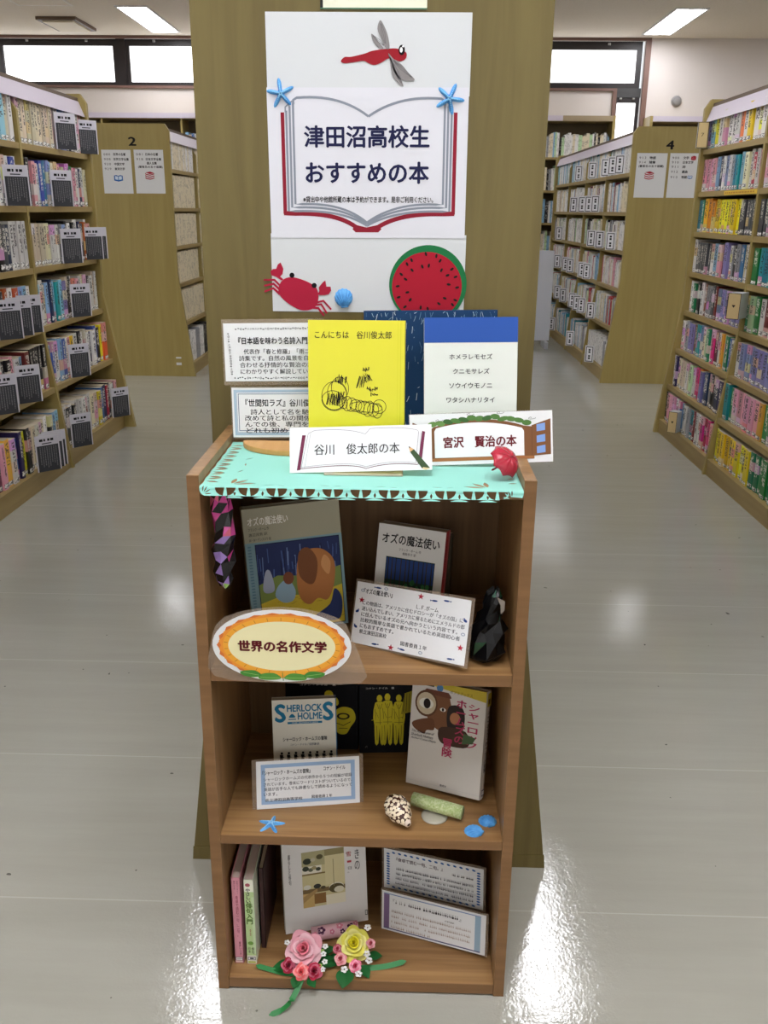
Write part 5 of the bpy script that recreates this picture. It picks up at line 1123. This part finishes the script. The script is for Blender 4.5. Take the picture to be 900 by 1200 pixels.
def a_g(a):
    a.rect(.0, .10, 1, .86, (184, 208, 150)); a.rect(0, .86, 1, 1, (232, 234, 216)); a.rect(0, 0, 1, .10, (228, 226, 214)); a.rect(.72, .12, 1, .8, (198, 218, 176))
    a.ell(.40, .94, .26, .02, (170, 90, 100)); a.vtext('やさしい', .15, .73, .62, .90, (50, 40, 50), .03); a.vtext('俳句入門', .12, .48, .80, .73, (96, 124, 66), .05)
    a.vtext('季語', .40, .34, .56, .42, (150, 60, 60)); a.ell(.45, .25, .3, .022, (110, 150, 70)); a.vtext('日本', .16, .13, .42, .20, INK, .01); a.vtext('俳句', .52, .12, .8, .2, INK, .01)
    a.rect(.1, .045, .9, .085, (40, 44, 56)); a.rect(.16, .05, .84, .08, (222, 222, 226)); a.rect(.3, .056, .7, .073, (40, 44, 60)); a.rect(.1, .01, .9, .03, (180, 190, 80))
spine_book('green and white haiku primer standing beside the pink book', -0.2487, -0.2332, 1.1665, 0.1705, 0.125, (214, 222, 200), a_g)
t = thing('haiku_book', 'thin dark maroon book standing deep behind the green primer', 'book', (-0.2265, 1.20, Z3 + 0.0004))
mm = mat('dark_maroon_cover', (66, 40, 40), 0.5); MB().box(-.004, -.003, 0, .13, 0, .165, mm).box(.003, .004, 0, .13, 0, .165, mm).box(-.004, .004, 0, .001, 0, .165, mm).build('cover', t); MB().box(-.0028, .0028, .0012, .128, .001, .163, PAGES).build('page_block', t)
def a_kit(a):
    u0, u1, v0, v1 = .225, .735, .225, .76
    a.rect(u0, v0, u1, v1, (206, 196, 150)); a.rect(u0, .62, u1, v1, (176, 170, 130)); a.rect(u0, .545, .46, .62, (226, 222, 206)); a.rect(u0, .535, .5, .55, (130, 112, 70))
    for u, v, r_, c_ in ((.27, .60, .04, (60, 66, 54)), (.33, .585, .03, (100, 104, 84)), (.37, .60, .03, (160, 150, 110)), (.42, .585, .03, (70, 74, 60)), (.29, .67, .05, (52, 58, 46)), (.36, .68, .03, (190, 186, 160)), (.44, .7, .04, (96, 90, 60))): a.ell(u, v, r_, r_ * .6, c_)
    a.rect(.50, .42, u1, .70, (214, 204, 160)); a.rect(.5, .70, u1, v1, (150, 140, 100)); a.rect(u0, .36, u1, .40, (120, 100, 66)); a.rect(u0, v0, .36, .36, (200, 170, 110)); a.rect(.36, .25, .5, .35, (140, 104, 60)); a.rect(.5, v0, u1, .32, (230, 224, 200))
    for u, v, r_, c_ in ((.28, .42, .045, (220, 218, 206)), (.40, .42, .045, (50, 50, 46)), (.47, .40, .03, (80, 70, 50)), (.63, .385, .09, (226, 222, 200)), (.63, .375, .09, (90, 80, 50)), (.66, .36, .06, (220, 214, 190))): a.ell(u, v, r_, r_ * .5, c_)
    a.poly([(u0, .33), (.40, .40), (.40, .37), (u0, .27)], (170, 140, 90)); a.line([(.6, .4), (.6, .66)], .0012, (150, 140, 104))
    a.vtext('きの', .86, .52, .92, .72, (60, 60, 64), .01); a.vtext('一', .77, .60, .82, .62, (180, 70, 80)); a.vtext('雪', .76, .66, .82, .705, (180, 70, 80), .01); a.vtext('日。', .77, .50, .82, .56, (60, 60, 64)); a.vtext('暮らしと俳句', .065, .47, .095, .76, (60, 60, 64), .01)
    a.frame(.965, .06, .995, .11, .006, (60, 60, 60), .006)
book('photo_cover_book', 'white book with a kitchen photograph on its cover, leaning in the bottom compartment', (-0.1222, 1.2469, 0.0236), 15.7, 11.4, -0.4, 0.1462, 0.1899, 0.015, (224, 222, 220), 1, art=a_kit, paper=True)
t = thing('floral_roll', 'pink roll of floral paper under the white photograph book', 'paper roll', (-0.108, 1.2300, Z3 + 0.0125), yaw=14)
MB().tube([(-0.040, 0, 0), (0.040, 0, 0)], 0.0118, mat('pink_floral_paper', (214, 168, 178), 0.5), 20).build('roll', t)
fl = MB(); rr = random.Random(3)
for x, an, s, c_ in ((-.024, 118, .008, (74, 26, 66)), (.008, 100, .007, (206, 120, 140)), (.027, 128, .008, (74, 26, 66)), (-.006, 140, .005, (198, 110, 136)), (-.036, 145, .006, (206, 120, 140)), (.036, 100, .005, (206, 120, 140)), (.012, 150, .005, (74, 26, 66))):
    for k in range(6):
        b_ = 2 * math.pi * k / 5 if k < 5 else 0; ux, uy = (s * .55 * math.cos(b_), s * .55 * math.sin(b_)) if k < 5 else (0, 0); q = s * (.36 if k < 5 else .25); pts = []
        for j in range(8):
            px_, py_ = x + ux + q * math.cos(j * math.pi / 4), uy + q * math.sin(j * math.pi / 4); ph = R(an) + py_ / 0.0118; rad = 0.0119 + (.0001 if k == 5 else 0)
            pts.append((px_, rad * math.cos(ph), rad * math.sin(ph)))
        fl.add(pts, [tuple(range(8))], ink(c_ if k < 5 else (226, 200, 200)))
fl_o = fl.build('flower_print', t, recalc=False); fl_o.rotation_euler = (R(0), 0, 0)
def marks(a, u0, u1, v, h, c, seed, dens=.013):
    rr = random.Random(seed); u = u0
    while u < u1:
        d = rr.uniform(.35, .9) * dens
        k = rr.random()
        if k < .88:
            a.rect(u, v + h * rr.uniform(0, .3), u + d, v + h * rr.uniform(.4, .6), c)
            a.rect(u + d * .4, v, u + d * .62, v + h, c)
        u += d + dens * .35
def a_ct(a):
    rr = random.Random(1); BB = (52, 98, 160)
    for i in range(14):
        for v in (.06, .93): a.ell(.10 + .062 * i, v, .017, .026, BB, 20, 8)
    for i in range(13):
        for u in (.045, .955): a.ell(u, .12 + .064 * i, .018, .022, BB, 15, 8)
    a.text('『食卓で読む一句、二句。』', .13, .74, .60, .84, (70, 40, 60), .012); marks(a, .68, .90, .68, .07, (60, 60, 70), 2)
    for i in range(4): marks(a, .13, .91, .52 - .11 * i, .075, (84, 82, 92), 10 + i)
    marks(a, .25, .52, .10, .06, (60, 60, 70), 33); marks(a, .66, .84, .10, .05, (70, 66, 84), 34)
def a_cb(a):
    a.rect(.02, .05, .075, .95, (126, 104, 140)); a.rect(.90, .05, .955, .95, (150, 176, 196)); a.rect(.02, .04, .955, .07, (96, 96, 130)); a.rect(.02, .93, .955, .955, (130, 150, 190))
    a.text('『', .11, .78, .13, .84, INK); marks(a, .135, .74, .72, .10, (44, 42, 48), 50, .02); a.text('』', .75, .70, .77, .76, INK); marks(a, .62, .70, .60, .05, (110, 100, 96), 51)
    for i in range(4): marks(a, .10, (.86, .86, .86, .5)[i], .50 - .125 * i, .08, (170, 154, 146), 60 + i, .016)
card('recommendation_card', 'handwritten card with blue dashed border, above the card with lilac side bar', (0.0597, 1.2560, 0.0868), -21.3, 8.4, 4.2, 0.1812, 0.0744, a_ct, (0.004, 0.004, 0.004, 0.004))
card('recommendation_card', 'handwritten card with lilac and pale blue side bars in the bottom compartment', (0.0597, 1.2197, 0.0275), -20.2, 7.0, 2.5, 0.1860, 0.0750, a_cb, (0.003, 0.004, 0.003, 0.002))
# corsages
def rose(name, parent, c, ax, r, co, ci, seed):
    rr = random.Random(seed); b = MB()
    mo = mat('petal_%d_%d_%d' % co, co, 0.55, spec=0.3); ml_ = mat('pale_petal_%d_%d_%d' % co, tuple(min(250, int(c_ + (255 - c_) * .28)) for c_ in co), 0.5, spec=0.3); mi_ = mat('petal_%d_%d_%d' % ci, ci, 0.55, spec=0.3)
    rot = Vector(ax).normalized().to_track_quat('Z', 'Y').to_matrix(); cc = Vector(c)
    for k, (rk, n, hk, z0) in enumerate(((.17, 3, .70, .12), (.33, 3, .66, .06), (.55, 4, .50, -.02), (.79, 5, .30, -.10), (1.02, 5, .06, -.16))):
        for i in range(n):
            ph = 2 * math.pi * (i + .37 * k) / n + rr.uniform(-.15, .15); spd = 2 * math.pi / n * 1.3; tl = rr.uniform(-.06, .08); wob = rr.uniform(0, 6)
            def fn(u, v):
                a_ = ph + (u - .5) * spd; e = (2 * u - 1) ** 2
                q = r * rk * (.22 + .78 * v ** .85) * (1 - .22 * e * v) * (1 + .05 * math.sin(9 * u + wob) * v)
                z = r * (z0 + hk * math.sin(min(v, 1) * 1.75) * (1 - .18 * e) + (.07 * math.sin(8 * u + wob) + tl + .10 * (u - .5)) * v - (.16 * rk * max(0, v - .75) * 4 * .35))
                return cc + rot @ Vector((q * math.cos(a_), q * math.sin(a_), z))
            b.grid(fn, 10, 7, mi_ if k < 2 else (ml_ if (i + k) % 2 else mo))
    b.build(name, parent, recalc=False)
def leaf3(parent, p, d, l, wd, up=(0, 0, 1)):
    d = Vector(d).normalized(); s = d.cross(Vector(up)).normalized(); n = s.cross(d); p = Vector(p)
    def fn(u, v): q = wd * math.sin(math.pi * v ** .8) * (u - .5) * 2; return p + d * l * v + s * q + n * (-.18 * l * v * v + abs(u - .5) * .10 * wd + .002)
    MB().grid(fn, 6, 10, GREENL).build('leaf', parent, recalc=False)
def ribbon(parent, pts, wd, seed=0):
    pts = [Vector(p) for p in pts]; n = len(pts); s_ = Vector((0.55, 0.75, 0.35)).normalized()
    def fn(u, v):
        i = min(int(v * (n - 1)), n - 2); f = v * (n - 1) - i; p0 = pts[max(i - 1, 0)]; p1, p2 = pts[i], pts[i + 1]; p3 = pts[min(i + 2, n - 1)]
        p = 0.5 * (2 * p1 + (p2 - p0) * f + (2 * p0 - 5 * p1 + 4 * p2 - p3) * f * f + (3 * p1 - p0 - 3 * p2 + p3) * f ** 3)
        d = (pts[i + 1] - pts[i]).normalized(); s = (s_ - d * s_.dot(d)).normalized()
        return p + s * wd * (u - .5) * (1 if v < .9 else max(.15, (1 - v) / .1))
    MB().grid(fn, 3, 24, mat('green_satin_ribbon', (36, 120, 58), 0.42, spec=0.3)).build('ribbon_tail', parent, recalc=False)
def blossoms(parent, spots, r, c, name):
    b = MB(); m_ = mat('blossom_%d_%d_%d' % c, c, 0.5)
    for x, y, z in spots:
        for k in range(5):
            an = 2 * math.pi * k / 5 + x * 900; b.lathe([(0, -.0006), (r * .55, 0), (r * .4, .0008), (0, .0012)], m_, 8, (x + r * .62 * math.cos(an), y + r * .45 * math.sin(an), z + r * .4 * math.sin(an)))
    b.build(name, parent)
UPF = (0.0, -0.62, 0.78)
t = thing('flower_corsage', 'corsage with a large pale pink rose and small red roses, lying at the shelf front', 'corsage', (-0.155, 1.165, Z3))
rose('large_rose', t, (0.001, 0.004, 0.030), UPF, 0.031, (226, 160, 172), (232, 128, 146), 1)
rose('small_rose', t, (0.000, -0.028, 0.016), UPF, 0.0135, (236, 112, 112), (230, 90, 96), 2); rose('small_rose', t, (-0.022, -0.018, 0.018), UPF, 0.0125, (160, 24, 56), (130, 16, 44), 3); rose('small_rose', t, (0.021, -0.026, 0.016), UPF, 0.0135, (170, 28, 60), (140, 18, 48), 4)
for p, d, l, wd in (((-.018, -.008, .006), (-1, -.15, .05), .034, .014), ((.02, .004, .006), (1, -.1, .1), .042, .014), ((-.006, -.026, .003), (-.25, -1, -.05), .022, .009), ((.012, -.03, .003), (.6, -.8, 0), .02, .008), ((.02, .015, .008), (1, .5, .2), .034, .012)): leaf3(t, p, d, l, wd)
blossoms(t, ((.034, -.004, .030), (.037, -.014, .024), (.034, -.022, .016), (.036, .006, .036), (-.028, .012, .036)), .0045, (236, 236, 236), 'filler_blossoms'); blossoms(t, ((.030, -.018, .020), (.032, .0, .032)), .003, (150, 190, 90), 'green_buds')
ribbon(t, ((-.006, -.022, .006), (-.030, -.020, .004), (-.055, -.014, .005), (-.078, -.008, .006)), .008)
ribbon(t, ((.002, -.026, .006), (-.004, -.042, -.002), (-.015, -.062, -.012), (-.030, -.072, -.0195), (-.047, -.078, -.0225)), .009)
t = thing('flower_corsage', 'corsage with a yellow rose and small pink blossoms, on the bottom shelf', 'corsage', (-0.072, 1.178, Z3))
rose('large_rose', t, (0.000, 0.006, 0.030), UPF, 0.028, (222, 214, 90), (226, 214, 40), 5)
rose('small_rose', t, (-0.021, -0.016, 0.020), UPF, 0.0105, (226, 140, 146), (190, 70, 86), 6); rose('small_rose', t, (0.004, -0.026, 0.016), UPF, 0.0105, (226, 120, 146), (200, 60, 90), 7); rose('small_rose', t, (0.028, 0.004, 0.034), UPF, 0.008, (222, 140, 150), (190, 70, 86), 8); rose('small_rose', t, (-0.027, -0.002, 0.026), UPF, 0.008, (190, 80, 100), (170, 40, 70), 9)
for p, d, l, wd in (((-.010, -.022, .005), (-.15, -1, -.05), .036, .015), ((.014, -.016, .005), (.5, -.85, 0), .026, .009), ((.024, .004, .006), (1, .05, .1), .024, .010), ((-.018, -.004, .006), (-1, .1, .1), .026, .012)): leaf3(t, p, d, l, wd)
blossoms(t, ((.022, -.008, .024), (.026, -.016, .018), (.010, -.036, .010), (-.014, -.028, .010), (.022, .022, .050)), .0055, (234, 232, 232), 'filler_blossoms')
ribbon(t, ((.012, -.018, .004), (.034, -.016, .003), (.058, -.012, .004), (.088, -.004, .007)), .009)
